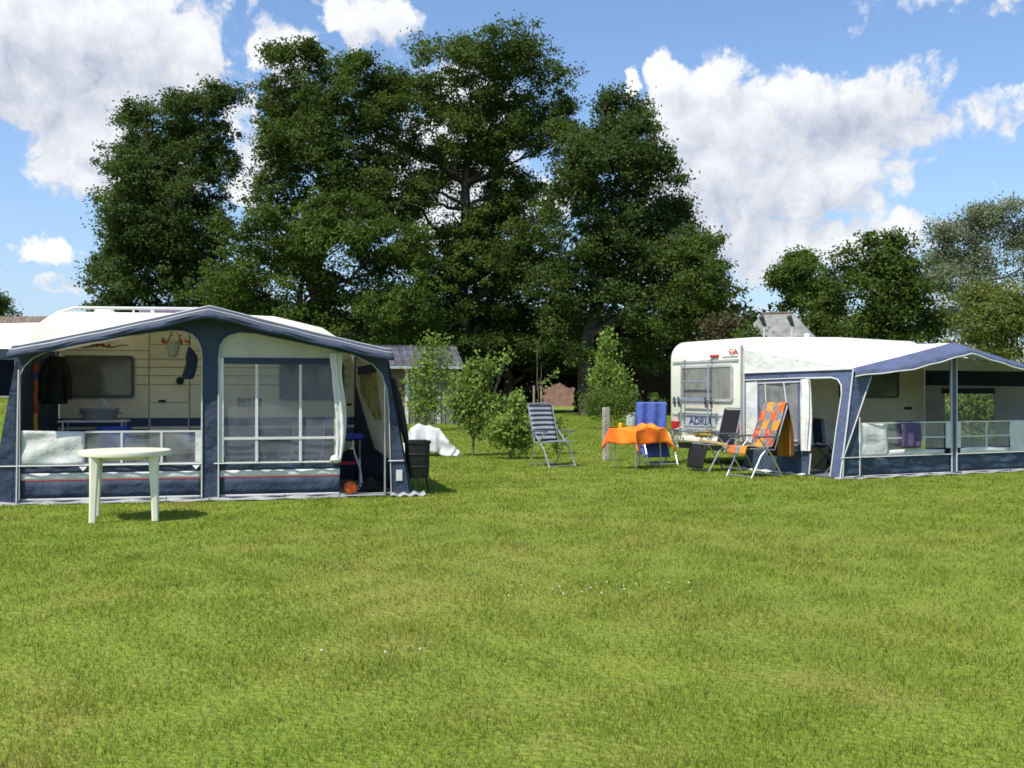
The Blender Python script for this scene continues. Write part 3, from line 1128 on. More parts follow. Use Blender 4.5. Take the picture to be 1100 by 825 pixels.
def caravan_body(mb, prof, y0, y1, m, rnd=.06):
    """Side profile (x, z) extruded across the width, upper edges eased."""
    n = len(prof)
    cx = sum(p[0] for p in prof) / n
    cz = sum(p[1] for p in prof) / n

    def ring(y, k):
        return [(cx + (x - cx) * (1 - k / max(.5, abs(x - cx) + .5)), y, cz + (z - cz) * (1 - k / max(.5, abs(z - cz) + .3))) for x, z in prof]
    rings = [ring(y0, rnd), ring(y0 + rnd * .3, rnd * .3), ring(y0 + rnd, 0), ring(y1 - rnd, 0), ring(y1 - rnd * .3, rnd * .3), ring(y1, rnd)]
    vs = [p for r in rings for p in r]
    fs = []
    for j in range(5):
        for i in range(n):
            a, b = j * n + i, j * n + (i + 1) % n
            fs.append((a, b, b + n, a + n))
    fs += [tuple(range(n))[::-1], tuple(5 * n + i for i in range(n))]
    mb.add(vs, fs, m)


def arc(cx, cz, r, a0, a1, n=7, rz=None):
    rz = rz or r
    return [(cx + r * math.cos(math.radians(a0 + (a1 - a0) * i / n)), cz + rz * math.sin(math.radians(a0 + (a1 - a0) * i / n))) for i in range(n + 1)]


def wheel(parent, x, y, r=.31):
    w = MB().tube([(x, y - .09, r), (x, y + .09, r)], [r, r], 'rubber', 28).build('tyre', parent, smooth=True, bevel=.02)
    MB().tube([(x, y - .095, r), (x, y + .095, r)], [r * .58, r * .58], 'trim_grey', 20).build('rim', w, smooth=True)


def window(parent, x0, x1, z0, z1, yf, fm='frame_grey', gm='window_dark', axis='y', t=.03, fr=.045, name='window', side=-1):
    """Rounded frame standing proud of a wall with its pane inside. axis y: wall faces -y; axis x: wall faces -x."""
    def rr(a0, a1, b0, b1, r):
        q = []
        for cx, cz, s in ((a1 - r, b1 - r, 0), (a0 + r, b1 - r, 90), (a0 + r, b0 + r, 180), (a1 - r, b0 + r, 270)):
            q += arc(cx, cz, r, s, s + 90, 4)
        return q
    to = (lambda a, b, o: (a, yf - t + o, b)) if axis == 'y' else (lambda a, b, o: (yf - t + o, a, b))
    w = MB().plate(rr(x0, x1, z0, z1, .06), [rr(x0 + fr, x1 - fr, z0 + fr, z1 - fr, .035)[::-1]], to, fm, t).build(name, parent)
    to2 = (lambda a, b, o: (a, yf - t * .6 + o, b)) if axis == 'y' else (lambda a, b, o: (yf - t * .6 + o, a, b))
    MB().plate(rr(x0 + fr - .004, x1 - fr + .004, z0 + fr - .004, z1 - fr + .004, .035), [], to2, gm, .008).build('pane', w)
    return w


def left_caravan():
    o = thing('caravan', 'cream caravan with roof rail behind the left peaked awning', 'caravan', LO, LA, 'caravans on the field')
    Y = 2.52
    prof = [(-.36, .42)] + [(-.40, 1.5)] + arc(.12, 1.98, .5, 180, 90, 8) + [(2.2, 2.49), (3.0, 2.46), (3.7, 2.30), (4.05, 2.08), (4.2, 1.75), (4.22, 1.0), (4.15, .5), (4.05, .42)]
    mb = MB()
    caravan_body(mb, prof, Y, Y + 2.1, 'caravan_cream', .05)
    # moulded side ribs and seams
    for z in (1.93, 1.81, 1.69, 1.57, 1.44):
        mb.box((-.3, Y - .006, z), (1.22, Y + .01, z + .008), 'seam')
        mb.box((1.80, Y - .006, z), (4.1, Y + .01, z + .008), 'seam')
    mb.build('body', o, smooth=True)
    mb = MB()
    mb.box((-.38, Y - .012, .60), (1.22, Y - .002, .80), 'stripe_blue')
    mb.box((1.79, Y - .012, .60), (4.2, Y - .002, .80), 'stripe_blue')
    mb.box((-.38, Y - .012, .84), (1.22, Y - .002, .96), 'stripe_blue')
    mb.box((1.79, Y - .012, .84), (4.2, Y - .002, .96), 'stripe_blue')
    mb.box((1.25, Y - .016, .84), (1.77, Y - .0065, .96), 'stripe_blue')
    mb.build('side_stripe', o)
    window(o, .06, 1.03, 1.25, 1.86, Y, gm='window_grey')
    window(o, 3.07, 4.02, 1.21, 1.78, Y)
    dr = MB().box((1.235, Y - .006, .5), (1.785, Y + .02, 2.2), 'caravan_cream')
    for z in (2.02, 1.81, 1.69, 1.57, 1.44, 1.18):
        dr.box((1.25, Y - .012, z), (1.77, Y - .004, z + .008), 'seam')
    for x in (1.225, 1.785):
        dr.box((x, Y - .012, .5), (x + .012, Y + .02, 2.2), 'seam')
    dr = dr.build('door', o)
    MB().tube([(1.66, Y - .03, 1.5), (1.66, Y - .005, 1.5)], .055, 'rubber', 20).build('round_vent', dr, smooth=True)
    MB().box((1.36, Y - .04, 1.19), (1.46, Y - .012, 1.22), 'rubber', .008).build('handle', dr)
    mb = MB()
    for i in range(26):                                   # dark flourish
        t = i / 25
        x = .12 + .8 * t
        z = 1.995 + .018 * math.sin(t * 15)
        mb.tube([(x, Y - .004, z), (x + .034, Y - .004, 1.995 + .018 * math.sin((t + .042) * 15))], .004 + .006 * math.sin(t * 3.14), 'rubber', 5)
    for x, s in ((.46, .03), (.52, .04), (.60, .034), (.68, .028)):
        mb.lathe([(s * .3, -.02), (s, 0), (s * .6, .03)], (x, Y - .004, 2.0), 'orange_paint', 8, 1, .1)
    mb.build('flourish_decal', o)
    mb = MB()
    for i in range(5):                                    # weathered marks, too faded to read
        mb.box((2.46 + i * .075, Y - .006, 1.12), (2.52 + i * .075, Y - .003, 1.245), 'seam')
    mb.box((2.46, Y - .0055, 1.17), (2.82, Y - .0035, 1.19), 'seam')
    mb.build('side_decal', o)
    MB().box((4.06, Y - .006, 1.13), (4.13, Y - .003, 1.165), 'rubber').build('side_badge', o)
    mb = MB()
    zr = 2.53
    mb.tube([(-.33, Y + .12, 1.95), (-.28, Y + .12, 2.2), (-.05, Y + .12, 2.46), (.2, Y + .12, 2.545), (2.0, Y + .12, 2.56), (2.25, Y + .12, 2.53)], .022, 'piping', 8)
    for x in (.22, 1.0, 1.8):
        mb.tube([(x, Y + .12, 2.47), (x, Y + .12, 2.55)], .016, 'piping', 6)
    mb.build('roof_rail', o, smooth=True)
    MB().lathe([(.16, 0), (.15, .04), (.11, .085), (.03, .1)], (.55, Y + .5, 2.48), 'caravan_white', 20).build('dome_vent', o, smooth=True)
    MB().box((1.0, Y + .75, 2.485), (2.15, Y + 1.45, 2.63), 'purple_grey', .03).build('roof_hatch', o)
    for x in (1.2, 1.95):
        MB().tube([(x, Y + .74, 2.55), (x, Y + .70, 2.55)], .03, 'piping', 8).build('catch', o)
    MB().box((-.1, Y + .05, .28), (4.0, Y + 2.05, .42), 'frame_grey').build('chassis', o)
    MB().box((-.34, Y + .012, .01), (4.2, Y + .024, .47), 'navy_dark').build('draught_skirt', o)
    for y in (Y + .2, Y + 1.9):
        wheel(o, 2.0, y)
    MB().box((-.415, Y + .3, 1.97), (-.38, Y + .5, 2.05), 'red_lens', .01).build('marker_light', o)
    return o


left_caravan()


def roof_z(x, L, pk, ze, zp):
    t = 1 - abs(x - pk) / (pk if x < pk else L - pk)
    return ze + (zp - ze) * t - .012 * math.sin(max(0, min(1, t)) * math.pi)


def left_awning():
    o = thing('awning', 'navy awning with white striped base and mesh window', 'awning', LO, LA, 'awnings in front of the caravans')
    L, PK, ZE, ZP = 4.385, 2.2, 1.87, 2.385
    rz = lambda x: roof_z(x, L, PK, ZE, ZP)
    YC = 2.515

    def back_z(x):
        return min(2.41, rz(min(max(x, 0), L)) + .05)
    mb = MB()
    mb.grid(lambda u, v: (L * u, (YC + .02) * v, rz(L * u) * (1 - v) + back_z(L * u) * v - .03 * math.sin(v * 3.14)), 40, 8, 'awning_lining')
    mb.build('roof', o, smooth=True, solid=.006)
    # drooping peak over the front
    mb = MB()

    def can(u, v):
        x = -.05 + (L + .1) * u
        zz = rz(min(max(x, 0), L)) + .012
        fl = .016 * math.sin(u * 46) * v
        return (x, .01 - .33 * v, zz - .085 * v - .02 * v * v + fl * .4)
    mb.grid(can, 60, 5, 'canopy_blue_grey')
    mb.build('canopy', o, smooth=True, solid=.006)
    mb = MB()

    def val(u, v):
        x, y, z = can(u, 1)
        return (x, y - .004 - .006 * math.sin(u * 40), z - .052 * v)
    mb.grid(val, 60, 1, 'navy')
    mb.tube([can(i / 60, 1) for i in range(61)], .007, 'navy', 6)
    mb.tube([(p[0], p[1] - .004, p[2] + .008) for p in [can(i / 60, .06) for i in range(61)]], .009, 'trim_grey', 6)
    mb.tube([(p[0], p[1] - .002, p[2] + .004) for p in [can(i / 60, .55) for i in range(61)]], .007, 'trim_grey', 6)
    mb.build('valance', o, smooth=True, solid=.004)
    # front wall frame
    outer = [(-.06, .02), (0, ZE)] + [(x, rz(x)) for x in np.linspace(.3, L - .3, 15)] + [(L, ZE), (4.53, .02)]
    h1 = [(.03, .04), (.03, 1.53), (.08, 1.64), (.18, 1.745), (.32, 1.815), (.5, 1.875), (1.0, 1.975), (1.487, 2.055), (1.75, 2.09), (1.88, 2.085), (1.99, 2.045), (2.06, 1.97), (2.1, 1.86), (2.108, 1.72), (2.108, .04)]
    h2 = [(2.306, .04), (2.306, 1.78), (2.325, 1.91), (2.37, 1.99), (2.44, 2.04), (2.57, 2.07), (2.75, 2.06), (3.12, 1.985), (3.6, 1.89), (3.95, 1.81), (4.2, 1.69), (4.32, 1.56), (4.385, 1.36), (4.41, 1.1), (4.44, .04)]
    mb = MB()
    mb.plate(outer, [h1, h2], lambda a, b, t: (a, t, b), 'navy', .012)
    mb.build('front_frame', o)
    # zips and piping round the openings
    mb = MB()
    mb.tube([(a, -.006, b) for a, b in h1], .008, 'trim_grey', 5)
    mb.tube([(a, -.006, b) for a, b in h2], .008, 'trim_grey', 5)
    mb.tube([(2.108, -.012, .04), (2.108, -.012, 1.3)], .010, 'piping', 5)
    mb.tube([(2.306, -.012, .04), (2.306, -.012, 1.3)], .010, 'piping', 5)
    mb.tube([(.0, -.012, .03), (.01, -.012, 1.0), (.02, -.012, 1.6)], .010, 'piping', 5)
    mb.tube([(-.3, -.002, .458), (0, -.014, .458), (2.108, -.014, .455)], .008, 'piping', 5)
    mb.tube([(2.25, -.014, .455), (3.80, -.014, .455)], .008, 'piping', 5)
    mb.tube([(4.40, -.014, .455), (4.6, -.014, .455)], .008, 'piping', 5)
    mb.build('piping', o, smooth=True)

    # base skirts with white stripe and red line
    def skirt(x0, x1):
        mb = MB()

        def strip(z0, z1, m, out):
            mb.grid(lambda u, v: (x0 + (x1 - x0) * u, .03 + .007 * math.sin(u * 13 + 2 * math.sin(u * 9) + (z0 + (z1 - z0) * v) * 14) + .004 * math.sin(u * 47 + (z0 + (z1 - z0) * v) * 25), z0 + (z1 - z0) * v), 60, 3, m)
        strip(.365, .455, 'navy', 0)
        strip(.285, .365, 'white_canvas', 0)
        strip(.268, .285, 'red_trim', 0)
        strip(.065, .268, 'navy', 0)
        strip(.035, .065, 'piping', 0)
        mb.build('base_skirt', o, smooth=True, solid=.003)
    skirt(.035, 2.1)
    skirt(2.315, 3.79)
    # left section: half panel, solid white part and clear part
    mb = MB()
    mb.grid(lambda u, v: (.035 + .72 * u, .018 - .012 * math.sin(u * 5 + v * 6) * v - .01 * math.sin(v * 9 - u * 7), .46 + .42 * v - .02 * u * v), 16, 10, 'white_canvas')
    mb.build('half_panel', o, smooth=True, solid=.004)
    mb = MB()
    mb.grid(lambda u, v: (.757 + 1.345 * u, .025 + .012 * math.sin(u * 11 + v * 3), .465 + (.38 - .02 * u) * v), 20, 6, 'vinyl')
    pv = mb.build('clear_panel', o, smooth=True)
    mb = MB()
    mb.box((.755, .008, .845), (2.105, .018, .868), 'piping')
    mb.box((.755, .008, .455), (2.105, .018, .475), 'piping')
    for x in (1.16, 1.62):
        mb.box((x, .006, .477), (x + .028, .016, .843), 'piping')
    mb.box((2.03, .006, .477), (2.10, .016, .843), 'white_canvas')
    mb.build('panel_tape', pv)
    for x in (.74, 2.04):
        MB().add([(x - .06, -.01, .455), (x + .06, -.01, .455), (x, -.03, .39)], [(0, 1, 2)], 'white_canvas').build('loop_tab', o)
    # right section: cream window panel, header, mesh
    outer2 = [(2.31, .46), (2.31, 1.77), (2.335, 1.90), (2.38, 1.975), (2.45, 2.03), (2.58, 2.058), (2.75, 2.05), (3.12, 1.975), (3.6, 1.88), (3.79, 1.84), (3.79, .46)]
    hole = [(2.37, .47), (2.37, 1.70), (3.72, 1.70), (3.72, .47)]
    mb = MB()
    mb.plate(outer2, [hole], lambda a, b, t: (a, .03 + t, b), 'cream_canvas', .008)
    wp = mb.build('window_panel', o)
    MB().box((2.35, .018, 1.685), (3.74, .028, 1.765), 'navy').build('header_band', wp)
    mb = MB()
    mb.grid(lambda u, v: (2.372 + 1.346 * u, .034 + .014 * math.sin(u * 8 + v * 4), .472 + 1.226 * v), 20, 14, 'mesh')
    mb.build('mesh_pane', wp, smooth=True)
    mb = MB()
    for x in (2.745, 3.28):
        mb.box((x, .008, .472), (x + .035, .017, 1.683), 'piping')
    mb.box((2.37, .0, .745), (3.74, .007, .778), 'piping')
    mb.box((2.31, .008, .472), (2.365, .017, 1.76), 'white_canvas')
    mb.build('panel_tape', wp)
    # gathered door curtain

    def cur(u, v):
        a = u * 2 * math.pi
        z = .47 + 1.36 * v
        wv = .026 + .026 * math.sin(v * 3.0) + (.03 if v > .8 else 0) * (v - .8) * 5
        lob = 1 + .34 * math.sin(a * 5 + v * 4)
        return (3.77 + wv * 1.1 * math.cos(a) * lob + .03 * math.sin(v * 5), -.01 + .05 * math.sin(a) * lob, z)
    mb = MB()
    mb.grid(cur, 40, 24, 'white_canvas')
    mb.lathe([(.03, 0), (.07, .04), (.05, .09), (.02, .1)], (3.73, -.03, .44), 'white_canvas', 12)
    mb.build('door_curtain', o, smooth=True)
    # side walls, flared out at the foot
    mb = MB()
    mb.grid(lambda u, v: ((-.30 * (1 - v)) * (1 - u) + .02 * v, YC * u, .02 + (ZE + (back_z(0) - ZE) * u - .02) * v + .0), 12, 10, 'navy')
    mb.build('side_wall', o, smooth=True, solid=.004)
    for q in ([(-.30, -.002, .02), (-.05, -.002, .02), (.0, .0, 1.80)], [(4.68, -.002, .02), (4.52, -.002, .02), (4.37, .0, 1.80)]):
        MB().add(q, [(0, 1, 2)], 'navy').build('corner_gusset', o, solid=.004)
    mb = MB()
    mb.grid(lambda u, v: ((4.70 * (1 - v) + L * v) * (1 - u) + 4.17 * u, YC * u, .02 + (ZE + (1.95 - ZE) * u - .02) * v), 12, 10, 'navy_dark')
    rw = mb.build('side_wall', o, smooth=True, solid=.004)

    def sw(yy, zz, off):                                   # on the inner face of the right wall
        v = (zz - .02) / (ZE - .02)
        k = yy / YC
        return ((4.70 * (1 - v) + L * v) * (1 - k) + 4.17 * k - .02 - off, yy, zz)
    mb = MB()
    pp = [(2.2, 1.82), (2.25, 1.45), (1.3, .55), (.5, .42), (.1, .5), (.1, 1.7), (.6, 1.84)]
    mb.plate(pp, [[(1.95, 1.60), (1.95, 1.32), (1.2, .95), (.75, .95), (.75, 1.62)][::-1]], lambda a, b, t: sw(a, b, t), 'cream_canvas', .01)
    mb.build('inner_flap', rw)
    mb = MB()
    mb.plate([(1.95, 1.60), (1.95, 1.32), (1.2, .95), (.75, .95), (.75, 1.62)], [], lambda a, b, t: sw(a, b, .004 + t), 'vinyl_yellow')
    mb.build('side_window', rw)
    MB().plate([(2.0, 1.70), (2.0, 1.58), (.7, 1.60), (.7, 1.72)], [], lambda a, b, t: sw(a, b, .016 + t), 'navy_dark', .006).build('window_blind', rw)
    # poles
    mb = MB()
    for x, y, z in ((.02, .05, ZE - .03), (2.2, .05, ZP - .06), (L - .02, .05, ZE - .03)):
        o2 = MB().tube([(x, y, .0), (x, y, z)], .014, 'aluminium', 8).build('pole', o, smooth=True)
    # ground flaps, pegs and inside mat
    mb = MB()
    mb.grid(lambda u, v: (-.32 + 4.2 * u, .02 - .13 * v - .03 * math.sin(u * 37) * v, .035 - .026 * v + .012 * math.sin(u * 53 + v * 2) * (1 - v * .5)), 90, 3, 'flap_grey')
    mb.grid(lambda u, v: (4.42 + .45 * u, .04 - .16 * v, .05 - .035 * v + .015 * math.sin(u * 20)), 14, 3, 'flap_grey')
    mb.build('ground_flap', o, smooth=True, solid=.003)
    MB().box((-.2, .06, .012), (4.55, 2.5, .02), 'groundsheet').build('groundsheet', o)
    MB().box((3.82, -.06, .022), (4.36, .22, .032), 'trim_grey').build('door_mat', o)
    MB().box((4.50, -.02, .20), (4.58, -.008, .34), 'piping').build('label_patch', o)
    for x in (.05, .9, 1.7, 2.2, 3.1, 3.78, 4.5):
        MB().tube([(x, -.10, .07), (x, -.13, -.05)], .006, 'frame_grey', 6).build('peg', o)
    return o


left_awning()


def at(o, a, x, y, z=0.0):
    return Vector((o.x + x * math.cos(a) - y * math.sin(a), o.y + x * math.sin(a) + y * math.cos(a), z))


def Lp(x, y, z=0.0):
    return at(LO, LA, x, y, z)


def Rp(x, y, z=0.0):
    return at(RO, RA, x, y, z)


# ---- things inside and about the left awning
def hanging_jacket():
    o = thing('jacket', 'black jacket hanging at the left inside the left awning', 'jacket', Lp(.22, 1.15, .0), LA)
    mb = MB()

    def fn(u, v):
        a = u * 2 * math.pi
        z = 1.80 - .62 * v
        w = (.07 + .06 * min(1, v * 5)) * (1 + .10 * math.sin(a * 5 + v * 3))
        return (w * 1.15 * math.cos(a) + .02 * math.sin(v * 4), .07 * math.sin(a) * (1 + .15 * math.sin(a * 3)), z)
    mb.grid(fn, 26, 14, 'black_cloth')
    mb.build('body', o, smooth=True)
    for s in (-1, 1):
        MB().tube([(s * .08, -.01, 1.76), (s * .15, -.03, 1.55), (s * .16, -.04, 1.24)], [.045, .055, .045], 'black_cloth', 10).build('sleeve', o, smooth=True)
    MB().tube([(0, 0, 1.79), (0, 0, 1.93)], .004, 'aluminium', 6).build('hanger', o)
    o2 = MB()
    o2.grid(lambda u, v: (.05 * (u - .5) + .006 * math.sin(v * 20), .01 * math.sin(u * 12), .75 + .95 * v), 6, 14, 'towel_stripe')
    t = o2.build('towel', None, smooth=True, solid=.006)
    t.location = Lp(.06, .75)
    t.rotation_euler = (0, 0, LA)
    tag(t, 'narrow red and yellow striped towel hanging inside the left awning corner', 'towel')


hanging_jacket()


def camp_table(label, x, y, w, dp, h, topm, O=LO, A=LA, group=None, rz=0):
    o = thing('camp_table', label, 'table', at(O, A, x, y), A + rz, group)
    MB().box((-w / 2, -dp / 2, h - .025), (w / 2, dp / 2, h), topm, .008).build('tabletop', o)
    for sx in (-1, 1):
        for sy in (-1, 1):
            MB().tube([(sx * (w / 2 - .04), sy * (dp / 2 - .04), 0.02), (sx * (w / 2 - .06), sy * (dp / 2 - .06), h - .027)], .012, 'aluminium', 8).build('leg', o)
    return o


camp_table('grey topped tall kitchen table inside the left awning', .65, 1.45, .85, .5, .96, 'piping')
camp_table('white low table carrying the blue tub inside the left awning', 1.05, .85, .75, .5, .62, 'piping')


def tub(name, label, loc, rz, w, d, h, m, cat, lid=None):
    o = thing(name, label, cat, loc, rz)
    t = .015
    mb = MB()
    prof = [(.44, 0), (.5, h - .03), (.53, h - .03), (.53, h), (.49, h), (.43, .02), (.02, .02)]
    # rounded-rectangle walls by squashing a lathe
    n = 28
    vs, fs = [], []
    for r, z in prof:
        for k in range(n):
            a = 2 * math.pi * k / n
            c, s = math.cos(a), math.sin(a)
            q = (abs(c) ** 4 + abs(s) ** 4) ** -.25
            vs.append((r * w * c * q, r * d * s * q, z))
    for i in range(len(prof) - 1):
        for k in range(n):
            fs.append((i * n + k, i * n + (k + 1) % n, (i + 1) * n + (k + 1) % n, (i + 1) * n + k))
    fs.append(tuple(range(n))[::-1])
    mb.add(vs, fs, m)
    mb.build('body', o, smooth=True)
    for s in (-1, 1):
        MB().tube([(s * w * .52, -.06, h - .06), (s * w * .58, -.03, h - .07), (s * w * .58, .03, h - .07), (s * w * .52, .06, h - .06)], .01, m, 6).build('handle', o, smooth=True)
    return o


tub('grey_crate', 'grey plastic crate on the tall kitchen table', Lp(.72, 1.4, .96), LA, .46, .34, .16, 'grey_plastic', 'crate')
tub('blue_tub', 'blue plastic tub on the low white table', Lp(.98, .85, .62), LA, .40, .32, .27, 'blue_plastic', 'tub')
mb = MB()
mb.grid(lambda u, v: (.36 * (u - .5), .24 * (v - .5), .10 * math.sin(u * 3.14) * math.sin(v * 3.14) * (1 + .5 * math.sin(u * 9 + v * 5)) + .01), 12, 10, 'grey_canvas')
t = mb.build('cloth_bundle', smooth=True, solid=.008)
t.location = Lp(.74, 1.4, 1.10)
tag(t, 'crumpled grey cloth lying on the grey crate', 'cloth')


def basket():
    o = thing('hanging_basket', 'hanging wire basket with red flowers beside the awning column', 'hanging basket', Lp(1.72, .55, 1.78), LA)
    mb = MB().lathe([(.03, 0), (.06, .02), (.10, .2), (.105, .21), (.095, .205), (.05, .03), (.01, .03)], (0, 0, 0), 'grey_canvas', 18)
    mb.build('bowl', o, smooth=True)
    mb = MB()
    for a in (0, 2.1, 4.2):
        mb.tube([(.1 * math.cos(a), .1 * math.sin(a), .2), (0, 0, .42)], .004, 'frame_grey', 5)
    mb.build('hanger', o)
    for _ in range(16):
        mb = MB()
        x, y, z = random.gauss(.07, .09), random.gauss(0, .05), random.uniform(.17, .28)
        r = random.uniform(.012, .024)
        mb.lathe([(r * .4, -r), (r, 0), (r * .5, r)], (x, y, z), random.choice(['flower_red', 'orange_paint', 'flower_red', 'leaf_bush']), 7)
        mb.build('blossom', o)


basket()
o = thing('hanging_bag', 'dark cloth bag hanging under the red flowers', 'bag', Lp(1.93, .42, 1.50), LA)
MB().grid(lambda u, v: ((.018 + .058 * math.sin(v * 2.5) * (1 + .2 * math.sin(v * 9))) * math.cos(u * 6.283) * (1 + .2 * math.sin(u * 25 + v * 6)) + .03 * math.sin(v * 4), .04 * math.sin(u * 6.283) * (.4 + v * .6), .40 * (1 - v)), 24, 14, 'navy_dark').build('body', o, smooth=True)
MB().tube([(0, 0, .40), (0, 0, .54)], .004, 'rubber', 5).build('strap', o)

# stool, ball, bag, hose in the doorway
o = thing('stool', 'blue topped folding stool in the left awning doorway', 'stool', Lp(4.0, 1.25), LA)
MB().box((-.2, -.16, .68), (.2, .16, .76), 'blue_plastic', .03).build('seat', o)
MB().box((-.135, -.03, .33), (.135, .03, .37), 'flower_red', .01).build('crossbar', o)
for x in (-.15, .15):
    for s in (-1, 1):
        MB().tube([(x, s * .16, .02), (x, -s * .10, .68)], .013, 'aluminium', 8).build('leg', o)
o = thing('ball', 'orange ball on the mat in the left awning doorway', 'ball', Lp(3.93, .12, .11), 0)
mb = MB().lathe([(.085 * math.sin(math.pi * i / 14) + .0005, -.085 * math.cos(math.pi * i / 14)) for i in range(15)], (0, 0, 0), 'ball_orange', 24)
for a in range(3):
    mb.tube([(.0855 * math.cos(t) * math.cos(a * 1.047), .0855 * math.cos(t) * math.sin(a * 1.047), .0855 * math.sin(t)) for t in np.linspace(0, 6.283, 25)], .002, 'rubber', 4)
mb.build('shell', o, smooth=True)
mb = MB().grid(lambda u, v: (.34 * (u - .5), .26 * (v - .5), (.16 * math.sin(u * 3.14) ** .6 * math.sin(v * 3.14) ** .6) * (1 + .25 * math.sin(u * 11 + v * 7))), 16, 14, 'black_cloth')
o = mb.build('sports_bag', smooth=True, solid=.01)
o.location = Lp(4.25, .5, .025)
tag(o, 'slumped black bag on the floor of the left awning doorway', 'bag')
o = MB().tube([Lp(4.02, .95, .66), Lp(4.05, .9, .5), Lp(4.12, .85, .3), Lp(4.14, .8, .12), Lp(4.05, .75, .04), Lp(4.2, .6, .035)], .012, 'piping', 8).build('water_hose', smooth=True)
tag(o, 'white hose dangling down from the blue stool', 'hose')

def armchair_frame(label, x, y, rz):
    o = thing('folding_chair', label, 'chair', Lp(x, y), LA + rz)
    MB().box((-.22, -.2, .42), (.22, .2, .45), 'grey_canvas', .01).build('seat', o)
    mb = MB().box((-.22, .2, .5), (.22, .225, .85), 'grey_canvas', .01)
    mb.build('backrest', o)
    for s in (-1, 1):
        MB().tube([(s * .235, -.22, 0.02), (s * .235, .2, .5), (s * .235, .24, .9)], .013, 'piping', 8).build('back_leg', o)
        MB().tube([(s * .235, .25, 0.02), (s * .235, -.2, .46)], .013, 'piping', 8).build('front_leg', o)


armchair_frame('white framed folding chair behind the mesh window beside the column', 2.6, 1.5, .3)
armchair_frame('white framed folding chair behind the mesh window beside the curtain', 3.35, 1.4, -.5)
tub('storage_box', 'pale storage box on the floor behind the mesh window', Lp(3.0, .9, .02), LA, .4, .3, .3, 'trim_grey', 'box')
tub('storage_box', 'dark storage box in the left awning near the white panel', Lp(.45, .6, .02), LA, .4, .3, .42, 'navy_dark', 'box')


# ------------------------------------------------------------------ white plastic table
def garden_table():
    o = thing('garden_table', 'round white plastic garden table on the lawn by the left awning', 'table', (-4.1, 11.14, 0), math.radians(18))
    mb = MB().lathe([(.10, .690), (.44, .690), (.452, .672), (.462, .672), (.468, .70), (.462, .722), (.45, .728), (.40, .7285), (.02, .729)], (0, 0, 0), 'ivory', 48)
    mb.lathe([(.34, .64), (.35, .689), (.36, .689), (.355, .64)], (0, 0, 0), 'ivory', 40)
    mb.build('tabletop', o, smooth=True)
    for sx in (-1, 1):
        for sy in (-1, 1):
            mb = MB()
            n = 6
            vs, fs = [], []
            for i in range(n + 1):
                t = i / n
                cx, cy, z = sx * (.285 + .02 * (1 - t)), sy * (.285 + .02 * (1 - t)), .0 + .688 * t
                w = .034 + .020 * t ** 2
                for (a, b) in ((-1, -.6), (-.6, -1), (.6, -1), (1, -.6), (1, .6), (.6, 1), (-.6, 1), (-1, .6)):
                    vs.append((cx + a * w, cy + b * w * .8, z))
            for i in range(n):
                for k in range(8):
                    fs.append((i * 8 + k, i * 8 + (k + 1) % 8, (i + 1) * 8 + (k + 1) % 8, (i + 1) * 8 + k))
            fs += [tuple(range(8)), tuple(n * 8 + k for k in range(8))]
            mb.add(vs, fs, 'ivory')
            mb.build('leg', o, smooth=True)


garden_table()


# ------------------------------------------------------------------ bin, pole, white sheet
def bin_stand():
    o = thing('waste_bin', 'black waste bin on a low stand beside the left awning', 'bin', (-1.24, 13.75, 0), .2)
    mb = MB()
    n = 28
    prof = [(.13, .22), (.145, .24), (.16, .66), (.172, .67), (.172, .70), (.158, .70), (.14, .30), (.02, .28)]
    mb.lathe(prof, (0, 0, 0), 'bin_black', n, square=5)
    for z in (.36, .52):
        mb.lathe([(.146 + (z - .24) * .04, z), (.156 + (z - .24) * .04, z + .01), (.146 + (z - .24) * .04, z + .02)], (0, 0, 0), 'bin_black', n, square=5)
    mb.build('bucket', o, smooth=True)
    for a in (0.3, 2.4, 4.5):
        MB().tube([(.17 * math.cos(a), .17 * math.sin(a), 0), (.12 * math.cos(a), .12 * math.sin(a), .24)], .011, 'rubber', 8).build('leg', o)
    MB().tube([(-.17, 0, .69), (-.08, -.17, .72), (.08, -.17, .72), (.17, 0, .69)], .006, 'aluminium', 6).build('handle', o)


bin_stand()
o = thing('folded_parasol', 'dark closed parasol leaning from the bin against the awning', 'parasol', (-1.30, 13.72, .31))
MB().tube([(0, 0, 0), (-.25, .02, 1.22)], [.013, .013], 'pole_dark', 8).build('pole', o)
MB().grid(lambda u, v: (-.075 - .172 * v + (.018 + .026 * math.sin(math.pi * (v * .9 + .1))) * math.cos(u * 6.283) * (1 + .3 * math.sin(u * 31)), .006 + .014 * v + .035 * math.sin(u * 6.283) * math.sin(math.pi * (v * .85 + .1)), .36 + .84 * v), 30, 10, 'pole_dark').build('folded_canopy', o, smooth=True)


CORNER = {'orange_tablecloth': .6}


